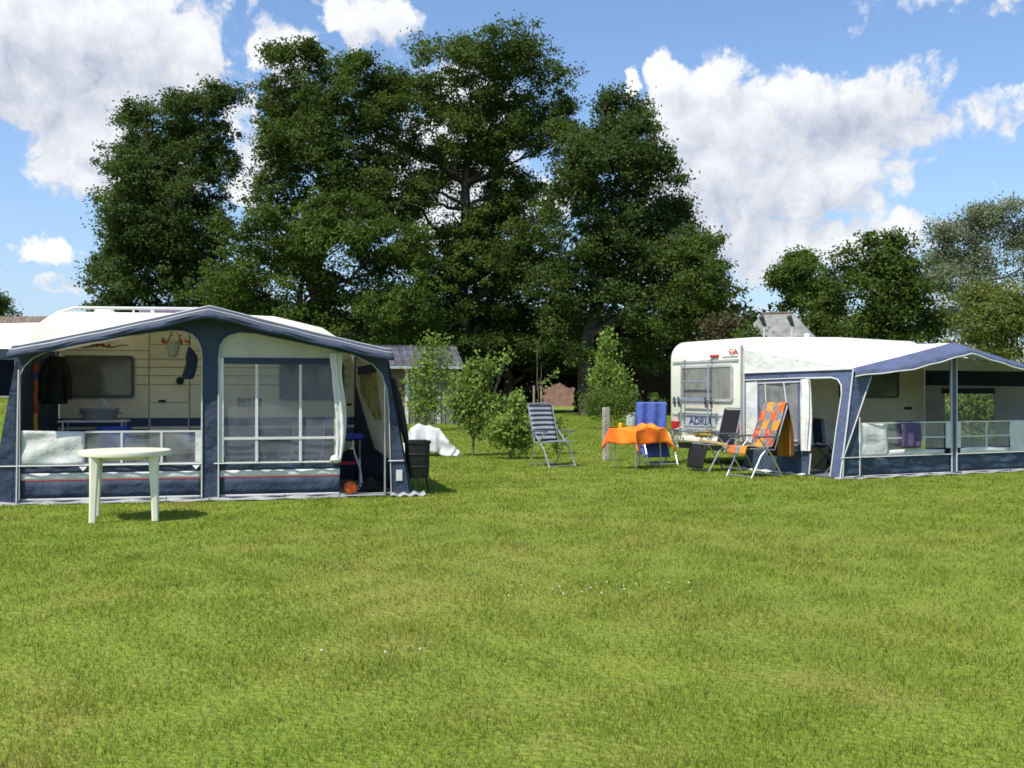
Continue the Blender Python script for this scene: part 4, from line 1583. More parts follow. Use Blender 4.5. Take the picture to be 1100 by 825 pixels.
def draped(label, cat, name, loc, rz, w, d, h, m, drop, fold=.06, tail=None, seed=1):
    """Cloth laid over a box-sized support: flat on top, hanging at the sides with folds."""
    rnd = np.random.default_rng(seed)
    ph = rnd.uniform(0, 6.28, 6)
    mb = MB()
    H = drop

    def fn(u, v):
        a, b = (u - .5) * (w + 2 * H), (v - .5) * (d + 2 * H)
        ox, oy = max(0, abs(a) - w / 2), max(0, abs(b) - d / 2)
        x = max(-w / 2, min(w / 2, a))
        y = max(-d / 2, min(d / 2, b))
        dr = max(ox, oy) + CORNER.get(name, .35) * min(ox, oy)
        k = dr / max(H, 1e-6)
        fx = fold * k * math.sin(9 * b / max(d, .1) + ph[0]) if ox > 0 else 0
        fy = fold * k * math.sin(9 * a / max(w, .1) + ph[1]) if oy > 0 else 0
        x += math.copysign(ox * .16 + .012, a) + fx if ox > 0 else 0
        y += math.copysign(oy * .16 + .012, b) + fy if oy > 0 else 0
        if ox > 0 and oy > 0:
            x += math.copysign(min(ox, oy) * .38, a)
            y += math.copysign(min(ox, oy) * .38, b)
        z = h - dr * .97 + .014 * math.sin(7 * a + ph[2]) * math.sin(8 * b + ph[3])
        if tail:
            z, x, y = tail(a, b, x, y, z)
        return (x, y, max(.012, z))
    mb.grid(fn, 44, 36, m)
    o = mb.build(name, smooth=True, solid=.004)
    o.location = loc
    o.rotation_euler = (0, 0, rz)
    return tag(o, label, cat)


# white sheet over a camp table
xs = W(461, 420, 21.9).x - .06
camp_table('small folding table under the white sheet', 0, 0, .55, .42, .55, 'grey_plastic', Vector((xs - .04, 22.0, 0)), .15)


def sheet_tail(a, b, x, y, z):
    # bundled up heap on the left, one corner pulled out to the right
    top = max(0, 1 - max(abs(a) / .34, abs(b) / .3))
    z += (.085 * math.exp(-((a + .13) ** 2) / .012) + .055 * math.exp(-((a - .1) ** 2) / .006) + .012 * math.sin(a * 21 + 3 * math.sin(b * 9))) * min(1, top * 3)
    r = .075 * abs(math.sin(a * 9 + .8)) + .03 * abs(math.sin(a * 21))
    y -= r * min(1, max(0, (.60 - z) * 4))
    if a > .27:
        x += (a - .27) * .38
        z -= .03 * math.sin((a - .27) * 14)
    return z, x, y


draped('crumpled white sheet draped over a small folding table', 'sheet', 'white_sheet', (xs - .04, 22.0, 0), .15, .56, .43, .565, 'white_sheet', .50, .05, sheet_tail, 3)
mb = MB().grid(lambda u, v: (.24 * (u - .5), .2 * (v - .5), .015 + .22 * (math.sin(u * 3.14) * math.sin(v * 3.14)) ** .7 * (1 + .2 * math.sin(u * 9))), 12, 12, 'white_sheet')
o = mb.build('white_bag', smooth=True, solid=.004)
o.location = (W(441, 420, 20.5).x, 20.5, 0)
tag(o, 'small white plastic bag on the grass behind the black bin', 'bag')


# ------------------------------------------------------------------ chairs
def recliner(label, loc, face, fabric, foot=False, cover=None, tilt=.34, w=.5, back=.72, group='folding recliner chairs on the grass'):
    """Folding recliner. face = unit vector the sitter looks along. Local +y is forward."""
    rz = math.atan2(-face[0], face[1])
    o = thing('recliner_chair', label, 'chair', loc, rz, group)
    zs, hs = .43, w / 2
    bx = -.20
    top = (bx - back * math.sin(tilt), zs + back * math.cos(tilt))

    def sheet(p, q, m, name, par, nv=16, sagd=.02, wd=hs, lift=0.0):
        L_ = math.hypot(q[0] - p[0], q[1] - p[1])
        nx, nz_ = -(q[1] - p[1]) / L_, (q[0] - p[0]) / L_

        def fn(u, v):
            s = sagd * math.sin(v * 3.14) * math.sin(u * 3.14) - lift
            return ((u - .5) * 2 * wd, p[0] + (q[0] - p[0]) * v + nx * -s * -1, p[1] + (q[1] - p[1]) * v + nz_ * -s)
        return MB().grid(fn, 8, nv, m).build(name, par, smooth=True, solid=.012)
    sheet((bx, zs + .02), top, fabric, 'backrest', o)
    sheet((.26, zs + .03), (bx, zs), fabric, 'seat', o, 10)
    if foot:
        sheet((.30, zs), (.40, .06), fabric, 'footrest', o, 8)
    mb = MB()
    for s in (-1, 1):
        mb.tube([(s * (hs + .012), .28, zs + .03), (s * (hs + .012), bx, zs), (s * (hs + .012), bx - .01, zs + .03), (s * (hs + .012), top[0], top[1])], .012, 'aluminium', 8)
    mb.tube([(-hs - .012, top[0], top[1]), (-hs * .8, top[0] - .01, top[1] + .025), (hs * .8, top[0] - .01, top[1] + .025), (hs + .012, top[0], top[1])], .013, 'aluminium', 8)
    mb.tube([(-hs - .012, .28, zs + .03), (hs + .012, .28, zs + .03)], .012, 'aluminium', 8)
    mb.build('side_frame', o, smooth=True)
    for s in (-1, 1):
        MB().tube([(s * (hs + .03), .30, .0), (s * (hs + .03), .10, .34), (s * (hs + .03), -.22, .64)], .013, 'aluminium', 8).build('front_leg', o, smooth=True)
        MB().tube([(s * (hs + .045), -.34, .0), (s * (hs + .045), -.10, .36), (s * (hs + .045), .16, .62)], .013, 'aluminium', 8).build('back_leg', o, smooth=True)
        MB().box((s * (hs + .02), -.26, .625), (s * (hs + .075), .24, .65), 'frame_grey', .01).build('armrest', o)
    mb = MB()
    mb.tube([(-hs - .03, .28, .03), (hs + .03, .28, .03)], .010, 'aluminium', 8)
    mb.tube([(-hs - .045, -.32, .03), (hs + .045, -.32, .03)], .010, 'aluminium', 8)
    mb.build('stretcher', o, smooth=True)
    return o, top, zs, bx


FAC1 = Vector((.55, -.835, 0)).normalized()
c1, _, _, _ = recliner('navy and white striped recliner beside the leafy shrub', (W(594, 420, 18.75).x, 18.75, 0), FAC1, 'stripes', tilt=.30, back=.70)
c2, top2, zs2, bx2 = recliner('recliner covered with an orange and grey patchwork towel', (3.80, 16.55, 0), Vector((-.86, -.5, 0)).normalized(), 'black_cloth', tilt=.38, back=.74)
c3, _, _, _ = recliner('plain black recliner facing away from the patchwork chair', (3.43, 17.75, 0), Vector((-.93, -.36, 0)).normalized(), 'black_cloth', foot=True, tilt=.25, back=.62)


def patch_towel():
    o = bpy.data.objects.new('tmp', None)
    mb = MB()
    w = .25
    path = [(.40, zs2 - .06), (.36, zs2 + .06), (.26, zs2 + .06), (.0, zs2 + .03), (bx2 + .03, zs2 + .05), ((bx2 + top2[0]) / 2 + .03, (zs2 + top2[1]) / 2 + .02), (top2[0] + .03, top2[1] + .01), (top2[0], top2[1] + .045)]
    cum = [0]
    for a, b in zip(path, path[1:]):
        cum.append(cum[-1] + math.hypot(b[0] - a[0], b[1] - a[1]))

    def along(p, cm, t):
        s = t * cm[-1]
        for i in range(len(p) - 1):
            if s <= cm[i + 1] + 1e-9:
                k = (s - cm[i]) / max(1e-9, cm[i + 1] - cm[i])
                return p[i][0] + (p[i + 1][0] - p[i][0]) * k, p[i][1] + (p[i + 1][1] - p[i][1]) * k
        return p[-1]

    def fn(u, v):
        y, z = along(path, cum, v)
        return ((u - .5) * 2 * w + .008 * math.sin(v * 21), y + .006 * math.sin(u * 9), z + .008 * math.sin(u * 11 + v * 13))
    mb.grid(fn, 16, 50, 'patchwork')
    p2 = [(top2[0], top2[1] + .045), (top2[0] - .04, top2[1] + .02), (top2[0] - .09, top2[1] - .3), (top2[0] - .12, .30)]
    c2_ = [0]
    for a, b in zip(p2, p2[1:]):
        c2_.append(c2_[-1] + math.hypot(b[0] - a[0], b[1] - a[1]))

    def fn2(u, v):
        y, z = along(p2, c2_, v)
        return ((u - .5) * 2 * w * (1 + .12 * v) + .01 * math.sin(v * 8), y + .03 * math.sin(u * 14) * v - .03 * v, z)
    mb.grid(fn2, 24, 20, 'towel_orange')
    t = mb.build('patchwork_towel', smooth=True, solid=.008)
    t.matrix_world = c2.matrix_world.copy()
    t.location = c2.location
    t.rotation_euler = c2.rotation_euler
    tag(t, 'orange and grey patchwork towel spread over a recliner', 'towel')
    bpy.data.objects.remove(o)


patch_towel()

# blue towelled chair behind the orange table
c4, top4, zs4, bx4 = recliner('recliner behind the orange table hidden under a blue towel', (W(706, 420, 19.3).x, 19.3, 0), Vector((.25, -.97, 0)).normalized(), 'black_cloth', tilt=.18, back=.66)


def blue_towel():
    w = .27
    mb = MB()
    T = top4

    def fn(u, v):
        # front face of the backrest, over the top, then down the back
        s = v * 1.9
        if s < .8:
            k = s / .8
            y, z = (bx4 + .05) + (T[0] + .03 - bx4 - .05) * k, (zs4 - .30) + (T[1] + .04 - zs4 + .30) * k
            if k < .35:
                y += .36 * (0.35 - k)
        elif s < .95:
            k = (s - .8) / .15
            y, z = T[0] + .03 - .08 * k, T[1] + .04 + .02 * math.sin(k * 3.14)
        else:
            k = (s - .95) / .95
            y, z = T[0] - .05 - .06 * k, T[1] + .04 - .95 * k
        return ((u - .5) * 2 * w * (1.08 - .22 * abs(v - .45)) + .015 * math.sin(v * 9), y + .018 * math.sin(u * 15 + v * 4), z)
    mb.grid(fn, 24, 50, 'towel_blue')
    t = mb.build('blue_towel', smooth=True, solid=.008)
    t.location = c4.location
    t.rotation_euler = c4.rotation_euler
    tag(t, 'blue towel hung over the chair back behind orange table', 'towel')


blue_towel()

# orange table
xo, yo = W(685, 420, 18.35).x, 18.35
camp_table('folding aluminium table under the orange cloth', 0, 0, .75, .58, .66, 'grey_plastic', Vector((xo, yo, 0)), math.radians(42), rz=0)


def corner_tail(a, b, x, y, z):
    z += .035 * abs(math.sin(6 * a + 3 * b)) * (1 if abs(a) < .45 and abs(b) < .36 else .4)
    return z, x, y


draped('bright orange cloth over the folding table', 'tablecloth', 'orange_tablecloth', (xo, yo, 0), math.radians(42), .77, .60, .672, 'orange_cloth', .24, .03, corner_tail, 5)
# stray folds of cloth on top
mb = MB().grid(lambda u, v: (.5 * (u - .5), .2 * (v - .5), .012 + .05 * (math.sin(u * 3.14) * math.sin(v * 3.14)) ** .6 * (1 + .8 * math.sin(u * 17 + 4 * v))), 36, 12, 'orange_cloth')
o = mb.build('orange_towel', smooth=True, solid=.005)
o.location = (xo + .16, yo + .12, .69)
o.rotation_euler = (0, 0, .3)
tag(o, 'rumpled orange towel heaped on the orange tablecloth', 'towel')
o = thing('yellow_cup', 'small yellow cup on the orange table beside the post', 'cup', (xo - .44, yo + .05, .655))
MB().lathe([(.025, .04), (.032, .05), (.036, .13), (.033, .13), (.028, .055), (.005, .055)], (0, 0, 0), 'yellow_plastic', 18).build('cup', o, smooth=True)
o.location = (xo - .30, yo + .02, .66)

o = thing('marker_post', 'short weathered square post behind the orange table', 'post', (W(651, 420, 20.3).x, 20.3, 0), .3)
mb = MB().box((-.06, -.06, -.1), (.06, .06, 1.03), 'post_wood', .012)
mb.build('shaft', o)
o = MB().lathe([(.17, 0), (.18, .03), (.205, .46), (.225, .47), (.225, .50), (.20, .50), (.16, .06), (.02, .05)], (0, 0, 0), 'pot_white', 26).build('bucket', smooth=True)
o.location = (W(678, 420, 41).x, 41, 0)
tag(o, 'pale grey bucket standing on the far grass by the fence', 'bucket')

# ------------------------------------------------------------------ right caravan


def right_caravan():
    o = thing('caravan', 'white caravan with rear ladder rack and red tail lights', 'caravan', RO, RA, 'caravans on the field')
    Y0, Y1 = 2.38, 4.6
    prof = [(.08, .38), (.0, .62), (.0, 1.75)] + arc(.32, 1.96, .32, 180, 90, 7, .33) + [(2.2, 2.33), (3.5, 2.30)] + arc(3.9, 1.85, .5, 80, 5, 6, .45) + [(4.42, 1.0), (4.3, .45), (4.2, .38)]
    mb = MB()
    caravan_body(mb, prof, Y0, Y1, 'caravan_white', .05)
    mb.build('body', o, smooth=True)
    X = -.004
    mb = MB()
    mb.box((X - .02, Y0 + .10, 1.875), (.02, Y1 - .10, 1.91), 'trim_grey')
    mb.box((X - .014, Y0 + .10, .90), (.02, Y1 - .10, .93), 'trim_grey')
    mb.box((X - .02, Y0 + .01, .55), (.02, Y0 + .035, 2.15), 'trim_grey')
    mb.box((X - .03, Y0 + .6, .64), (.01, Y1 - .55, .66), 'trim_grey')
    mb.build('trim_rail', o)
    window(o, 2.63, 4.2, 1.16, 1.82, -.002, 'trim_grey', 'window_curtain', axis='x')
    for k, (ya, yb) in enumerate(((4.28, 4.52), (2.46, 2.68))):
        lt = MB().box((X - .035, ya, .63), (.01, yb, .78), 'red_lens', .012).build('tail_light', o)
    MB().box((X - .03, 3.05, 1.95), (.01, 3.28, 2.0), 'red_lens', .008).build('brake_light', o)
    # text, plate
    rotm = Matrix.Rotation(math.radians(-90), 4, 'Z') @ Matrix.Rotation(math.radians(90), 4, 'X')
    MB().box((X - .02, 3.12, .70), (.004, 4.05, .885), 'trim_grey', .006).build('name_panel', o)
    text_mesh('ADRIA', .185, 'text_blue', o, 'name_lettering', Matrix.Translation((X - .0235, 3.58, .792)) @ rotm @ Matrix.Diagonal((1.28, 1, 1, 1)), bold=.004)
    MB().box((X - .022, 3.28, .53), (.01, 3.82, .635), 'plate_yellow', .006).build('number_plate', o)
    text_mesh('CA', .15, 'red_logo', o, 'logo_lettering', Matrix.Translation((X - .01, 2.62, 2.04)) @ rotm @ Matrix.Diagonal((1.25, .8, 1, 1)), bold=.004)
    MB().box((X - .012, 2.5, 1.955), (.012, 2.95, 1.963), 'trim_grey').build('logo_line', o)
    # ladder / cycle rack
    lad = MB()
    for y in (3.22, 4.06):
        lad.tube([(-.02, y, 1.93), (-.11, y, 1.88), (-.12, y, .45)], .016, 'aluminium', 8)
    for z in (1.52, 1.21, .69):
        lad.tube([(-.12, 3.22, z), (-.12, 4.06, z)], .014, 'aluminium', 8)
    for z in (1.12, 1.19):
        lad.tube([(-.16, 2.98, z), (-.16, 4.28, z)], .014, 'aluminium', 8)
    rk = lad.build('ladder_rack', o, smooth=True)
    mb = MB()
    for y in (3.05, 3.22, 4.06, 4.2):
        mb.tube([(-.16, y, 1.05), (-.18, y, 1.24)], .022, 'frame_grey', 8)
        mb.lathe([(.03, -.01), (.035, 0), (.03, .01)], (-.18, y, 1.15), 'rubber', 10)
    mb.build('clamp', rk, smooth=True)
    mb = MB()
    mb.tube([(-.13, 3.22, .66), (-.3, 3.3, .62), (-.32, 4.0, .62), (-.13, 4.06, .66)], .016, 'aluminium', 8)
    mb.build('carrier_hoop', rk, smooth=True)
    # bumper
    MB().box((-.05, Y0 + .35, .40), (.10, Y1 - .35, .50), 'caravan_white', .03).build('bumper', o)
    MB().box((.15, Y0 + .05, .26), (4.2, Y1 - .05, .38), 'frame_grey').build('chassis', o)
    for y in (Y0 + .2, Y1 - .2):
        wheel(o, 2.1, y)
    for y in (Y0 + .25, Y1 - .25):
        MB().tube([(.3, y, .27), (.22, y, .0)], .02, 'frame_grey', 8).build('corner_steady', o)
    # reflector
    MB().add([(-.06, 4.50, .48), (-.06, 4.22, .30), (-.06, 4.44, .27)], [(0, 1, 2)], 'piping').build('white_reflector', o, solid=.006)
    MB().add([(-.065, 4.56, .50), (-.065, 4.40, .30), (-.065, 4.58, .28)], [(0, 1, 2)], 'red_lens').build('red_reflector', o, solid=.006)
    # door-side window seen through the awning
    window(o, 2.15, 3.05 + .55, 1.22, 1.92, Y0 - .006, 'frame_grey', 'window_grey')
    MB().plate([(.06, .66), (.06, 1.9), (.2, 2.1), (4.0, 2.1), (4.28, 1.8), (4.32, 1.0), (4.25, .66)], [], lambda a, b, t: (a, Y0 - .006 + t, b), 'caravan_warm_lit', .004).build('warm_light_panel', o)  # added plate, tinted as if lit warmly through the awning roof
    MB().box((.25, Y0 - .006, .38), (4.2, Y0 + .01, .62), 'caravan_white').build('side_skirt', o)
    mb = MB().box((.62, Y0 - .010, .5), (1.18, Y0 + .012, 2.05), 'caravan_warm_lit')  # door colour carries the same painted warm light
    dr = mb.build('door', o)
    MB().box((.70, Y0 - .03, 1.15), (.78, Y0 - .01, 1.19), 'rubber', .005).build('handle', dr)
    mb = MB()
    for y0, y1 in ((1.3, 1.34), ):
        mb.box((.62, Y0 - .018, y0), (1.18, Y0 - .009, y1), 'seam')
    mb.build('door_seam', dr)
    MB().box((3.75, Y0 - .012, 1.0), (3.95, Y0 - .002, 1.05), 'rubber').build('side_badge', o)
    MB().lathe([(.05, 0), (.05, .1), (.03, .11)], (2.05, 3.1, 2.32), 'caravan_white', 12).build('roof_vent', o, smooth=True)


right_caravan()


def right_awning():
    o = thing('awning', 'white roofed blue trimmed open awning beside the white caravan', 'awning', RO, RA, 'awnings in front of the caravans')
    XL, XR, PK, ZE, ZP = .27, 4.55, 2.4, 1.69, 2.13
    YC = 2.36

    def rz(x):
        t = 1 - abs(x - PK) / ((PK - XL) if x < PK else (XR - PK))
        return ZE + (ZP - ZE) * t - .01 * math.sin(max(0, min(1, t)) * math.pi)

    def bz(x):
        if x < PK:
            return 2.1 + .17 * min(1, (x - .12) / .35)
        return 2.27 - .3 * max(0, x - 3.9)
    mb = MB()

    def rf(u, v):
        xf = XL + (XR - XL) * u
        xb = .10 + 4.3 * u
        zf, zb = rz(xf), bz(xb)
        k = v ** 1.0
        return (xf * (1 - v) + xb * v, YC * v, zf * (1 - k) + zb * k - .04 * math.sin(v * 3.14) * (1 - abs(2 * u - 1) ** 4))
    mb.grid(rf, 40, 10, 'roof_canvas')
    mb.build('roof', o, smooth=True, solid=.004)
    # side gable above eave on the left
    mb = MB()
    mb.add([(XL, 0.002, ZE), (.03, YC, ZE - .02), (.03, YC, 2.06), (.10, YC, 2.10)], [(0, 1, 2, 3)], 'white_canvas')
    mb.build('gable', o, solid=.004)
    # canopy over the front
    mb = MB()

    def can(u, v):
        x = XL - .01 + (XR - XL + .02) * u
        zz = rz(min(max(x, XL), XR)) + .012
        e = .16 + .84 * sstep(0, .22, u) * sstep(1, .78, u)
        return (x, .01 - .34 * v * e, zz - (.12 * v + .02 * v * v) * (.5 + .5 * e) + .006 * math.sin(u * 50) * v)
    mb.grid(can, 50, 5, 'violet_blue')
    mb.build('canopy', o, smooth=True, solid=.005)
    mb = MB()
    mb.grid(lambda u, v: (can(u, 1)[0], can(u, 1)[1] - .004, can(u, 1)[2] - .05 * v), 50, 1, 'violet_blue')
    mb.tube([(p[0], p[1] - .006, p[2] - .05) for p in [can(i / 50, 1) for i in range(51)]], .010, 'piping', 6)
    mb.build('valance', o, smooth=True, solid=.004)
    # front frame
    outer = [(0, .02), (XL, ZE)] + [(x, rz(x)) for x in np.linspace(.6, 4.2, 13)] + [(XR, ZE), (4.82, .02)]
    h1 = [(.045, .04), (.06, .34), (.2, .64), (.343, .96), (.50, 1.31), (.63, 1.60), (.70, 1.68), (.82, 1.735), (1.5, 1.87), (2.2, 2.0), (2.33, 1.98), (2.335, .04)]
    h2 = [(4.82 - a, b) for a, b in h1]
    h2 = [(2.445, .04), (2.45, 1.98), (2.6, 2.0), (3.3, 1.87), (4.0, 1.735), (4.12, 1.68), (4.19, 1.60), (4.32, 1.31), (4.477, .96), (4.62, .64), (4.76, .34), (4.775, .04)]
    mb = MB()
    mb.plate(outer, [h1, h2], lambda a, b, t: (a, t, b), 'violet_blue', .012)
    mb.build('front_frame', o)
    mb = MB()
    for h in (h1, h2):
        mb.tube([(a, -.008, b) for a, b in h], .010, 'piping', 5)
    mb.tube([(-.01, -.006, .02), (.13, -.006, .85), (XL - .012, -.004, ZE)], .012, 'piping', 5)
    mb.tube([(.0, -.014, .33), (2.33, -.014, .33)], .008, 'piping', 5)
    mb.tube([(2.45, -.014, .33), (4.77, -.014, .33)], .008, 'piping', 5)
    mb.tube([(.38, -.010, .04), (.38, -.010, .95)], .009, 'piping', 5)
    mb.build('piping', o, smooth=True)
    # corner gusset inside the left opening
    MB().add([(.06, .02, .33), (.38, .02, .33), (.38, .02, 1.03)], [(0, 1, 2)], 'teal_navy').build('corner_gusset', o, solid=.004)

    def skirt(x0, x1):
        mb = MB()
        mb.grid(lambda u, v: (x0 + (x1 - x0) * u, (.03 - .012 * math.sin(u * 11 + 2 * math.sin(u * 5)) * (1 - v) + .006 * math.sin(u * 23 + v * 5)), .045 + .285 * v), 60, 6, 'teal_navy')
        mb.grid(lambda u, v: (x0 + (x1 - x0) * u, .012 - .012 * math.sin(u * 11 + 2 * math.sin(u * 5)), .02 + .025 * v), 36, 1, 'piping')
        mb.build('base_skirt', o, smooth=True, solid=.003)
    skirt(.05, 2.33)
    skirt(2.45, 4.77)

    def half(x0, xa, xb, x1, flip):
        """solid white end, clear part between xa and xb, white border below."""
        mb = MB()
        sx0, sx1 = (x0, xa) if not flip else (xb, x1)
        mb.grid(lambda u, v: (sx0 + (sx1 - sx0) * u, .016 - .012 * math.sin(u * 6 + v * 7), .33 + .52 * v), 14, 10, 'white_canvas')
        mb.grid(lambda u, v: (xa + (xb - xa) * u, .016 + .004 * math.sin(u * 20), .33 + (.09 + .01 * math.sin(u * 5)) * v), 20, 2, 'white_canvas')
        mb.build('half_panel', o, smooth=True, solid=.004)
        mb = MB()
        mb.grid(lambda u, v: (xa + .003 + (xb - xa - .006) * u, .024 + .01 * math.sin(u * 9), .43 + .41 * v), 16, 6, 'vinyl')
        cp = mb.build('clear_panel', o, smooth=True)
        mb = MB()
        mb.box((min(x0, xa), .004, .84), (max(xb, x1), .013, .86), 'piping')
        mb.box((xa, .004, .60), (xb, .012, .622), 'piping')
        mb.box(((xa + xb) / 2, .003, .43), ((xa + xb) / 2 + .03, .0115, .598), 'piping')
        mb.box(((xa + xb) / 2, .003, .624), ((xa + xb) / 2 + .03, .0115, .838), 'piping')
        mb.build('panel_tape', cp)
    half(.39, .98, 2.20, 2.33, False)
    half(2.45, 2.55, 3.70, 4.5, True)
    MB().box((2.22, .0, .43), (2.325, .012, .838), 'white_canvas').build('panel_edge', o)
    MB().box((2.452, .0, .43), (2.545, .012, .838), 'white_canvas').build('panel_edge', o)

    # left side wall: x shifts inwards with height
    def sw(y, z, off=0.0):
        return (XL * (z / ZE) * (1 - y / YC) + .03 * (y / YC) + off, y, z)
    mb = MB()
    outer = [(0.004, .02), (0.004, ZE - .01), (YC, ZE - .04), (YC, .02)]
    door = [(.22, .03), (.20, .8), (.17, 1.30), (.20, 1.44), (.28, 1.53), (.40, 1.555), (.95, 1.55), (.80, .36), (.70, .355), (.70, .03)]
    win = [(1.02, .38), (1.12, 1.50), (2.0, 1.48), (1.95, .38)]
    mb.plate(outer, [door, win, [(2.02, .36), (2.05, 1.52), (2.33, 1.50), (2.33, .36)]], lambda a, b, t: sw(a, b, t), 'violet_blue', .01)
    wl = mb.build('side_wall', o)
    mb = MB()
    mb.plate([(2.02, .36), (2.05, 1.52), (2.35, 1.50), (2.35, .36)], [], lambda a, b, t: sw(a, b, .002 + t), 'white_canvas', .006)
    mb.build('white_panel', wl)
    mb = MB()
    mb.grid(lambda u, v: sw(1.02 + .1 * v + (.93 - .05 * v) * u, .38 + (1.12 - .02 * u) * v, .006 + .012 * math.sin(u * 7 + v * 5)), 12, 12, 'mesh_grey')
    mb.build('mesh_pane', wl, smooth=True)
    mb = MB()
    for a0, a1 in ((1.75, 1.85), (1.22, 1.42)):
        mb.tube([sw(a0, .40, -.012), sw(a0 + .02, .8, -.016), sw(a1, 1.49, -.012)], .010, 'piping', 5)
    mb.tube([sw(1.02, .39, -.012), sw(1.95, .39, -.012)], .014, 'piping', 5)
    mb.tube([sw(1.03, .55, -.012), sw(1.95, .55, -.012)], .010, 'piping', 5)
    mb.tube([sw(1.0, 1.5, -.012), sw(2.0, 1.48, -.012)], .010, 'piping', 5)
    mb.tube([sw(.40, 1.565, -.01), sw(1.2, 1.56, -.01), sw(YC, 1.535, -.01)], .010, 'piping', 5)
    mb.tube([sw(.0, ZE - .0, -.02), sw(YC, ZE - .03, -.02)], .014, 'piping', 5)
    mb.tube([sw(a, b, -.01) for a, b in door[:7]], .011, 'piping', 5)
    mb.tube([sw(.70, .03, -.01), sw(.70, .36, -.01)], .011, 'piping', 5)
    mb.build('piping', wl, smooth=True)
    mb = MB()
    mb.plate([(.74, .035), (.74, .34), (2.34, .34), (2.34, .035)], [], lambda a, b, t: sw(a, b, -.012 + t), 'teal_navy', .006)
    mb.build('base_skirt', wl)

    def cur(u, v):
        a = u * 6.283
        y = .80 + .13 * v
        z = .40 + 1.14 * v
        w_ = .05 + .02 * math.sin(v * 3.14)
        lob = 1 + .25 * math.sin(a * 5 + v * 3)
        p = sw(y, z)
        return (p[0] - .03 + .05 * math.sin(a) * lob, p[1] + w_ * 1.5 * math.cos(a) * lob, p[2])
    mb = MB()
    mb.grid(cur, 36, 20, 'white_canvas')
    mb.build('door_curtain', wl, smooth=True)
    # right side wall seen from inside
    def rw(y, z, off=0.0):
        return ((4.82 + (XR - 4.82) * (z / ZE)) * (1 - y / YC) + 4.27 * (y / YC) + off, y, z)
    wn = [(1.0, .48), (1.0, 1.38), (1.95, 1.38), (1.95, .48)]
    mb = MB()
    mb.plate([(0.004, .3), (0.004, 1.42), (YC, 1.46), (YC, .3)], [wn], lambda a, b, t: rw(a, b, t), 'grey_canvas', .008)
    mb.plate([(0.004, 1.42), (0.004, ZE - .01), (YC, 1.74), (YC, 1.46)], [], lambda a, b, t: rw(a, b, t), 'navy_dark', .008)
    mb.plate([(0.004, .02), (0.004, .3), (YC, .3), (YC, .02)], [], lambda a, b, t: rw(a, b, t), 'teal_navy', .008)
    w2 = mb.build('side_wall', o)
    MB().plate(wn, [], lambda a, b, t: rw(a, b, .003), 'vinyl').build('side_window', w2)
    MB().plate([(.95, 1.30), (.95, 1.40), (2.0, 1.40), (2.0, 1.30)], [], lambda a, b, t: rw(a, b, -.02 + t), 'navy_dark', .01).build('window_blind', w2)
    mb = MB()
    mb.add([rw(0.004, ZE - .01), rw(YC, 1.74), (4.40, YC, 2.12), (4.35, YC, 2.10)], [(0, 1, 2, 3)], 'white_canvas')
    mb.build('gable', o, solid=.004)
    for x, z in ((.12, ZE - .05), (2.39, ZP - .06), (4.7, ZE - .05)):
        MB().tube([(x, .06, 0), ((x if x == 2.39 else (XL + .02 if x < 1 else XR - .02)), .06, z)], .016, 'aluminium', 8).build('pole', o, smooth=True)
    MB().tube([(2.39, .04, ZP - .07), (2.39, 1.2, 2.12), (2.39, YC, 2.24)], .016, 'aluminium', 8).build('roof_pole', o, smooth=True)
    mb = MB()
    mb.grid(lambda u, v: (-.12 + 5.0 * u, .015 - .10 * v - .02 * math.sin(u * 41) * v, .03 - .02 * v + .010 * math.sin(u * 57)), 90, 3, 'flap_grey')
    mb.grid(lambda u, v: (.0 - .14 * v, .75 + 1.6 * u, .032 - .02 * v + .01 * math.sin(u * 33)), 30, 3, 'piping')
    mb.build('ground_flap', o, smooth=True, solid=.003)
    MB().box((.06, .06, .010), (4.75, 2.34, .018), 'groundsheet').build('groundsheet', o)
    for x in (.0, .38, 1.2, 2.35, 2.45, 3.6):
        MB().tube([(x, -.07, .06), (x, -.10, -.05)], .006, 'frame_grey', 6).build('peg', o)


right_awning()

# purple towel over the half panel
mb = MB()
mb.grid(lambda u, v: (1.22 + .40 * u + .012 * math.sin(v * 8), (-.03 - .012 * math.sin(u * 14)) if v < .5 else (.07 + .012 * math.sin(u * 14)), (.875 - .42 * (1 - v * 2)) if v < .5 else (.875 - .38 * (v * 2 - 1))), 18, 20, 'towel_purple')
o = mb.build('towel', smooth=True, solid=.007)
o.location = RO
o.rotation_euler = (0, 0, RA)
tag(o, 'purple towel hung over the clear front panel of right awning', 'towel')
# chair and crate inside right doorway


def inside_right():
    o = thing('folding_chair', 'dark blue folding chair just inside the right awning doorway', 'chair', Rp(.75, 1.0), RA + 1.3)
    MB().box((-.22, -.2, .42), (.22, .2, .46), 'navy_dark', .012).build('seat', o)
    MB().box((-.22, .2, .5), (.22, .23, .9), 'navy_dark', .012).build('backrest', o)
    for s in (-1, 1):
        MB().tube([(s * .235, -.22, 0.02), (s * .235, .2, .5), (s * .235, .24, .92)], .013, 'frame_grey', 8).build('back_leg', o)
        MB().tube([(s * .235, .25, 0.02), (s * .235, -.2, .44)], .013, 'frame_grey', 8).build('front_leg', o)
    tub('storage_box', 'brown storage crate on the floor inside the right awning', Rp(1.1, 1.9, .02), RA, .5, .4, .34, 'tan_wood', 'box')
    camp_table('folding table standing inside the right awning', 2.6, 1.5, .8, .5, .68, 'grey_plastic', RO, RA)


inside_right()
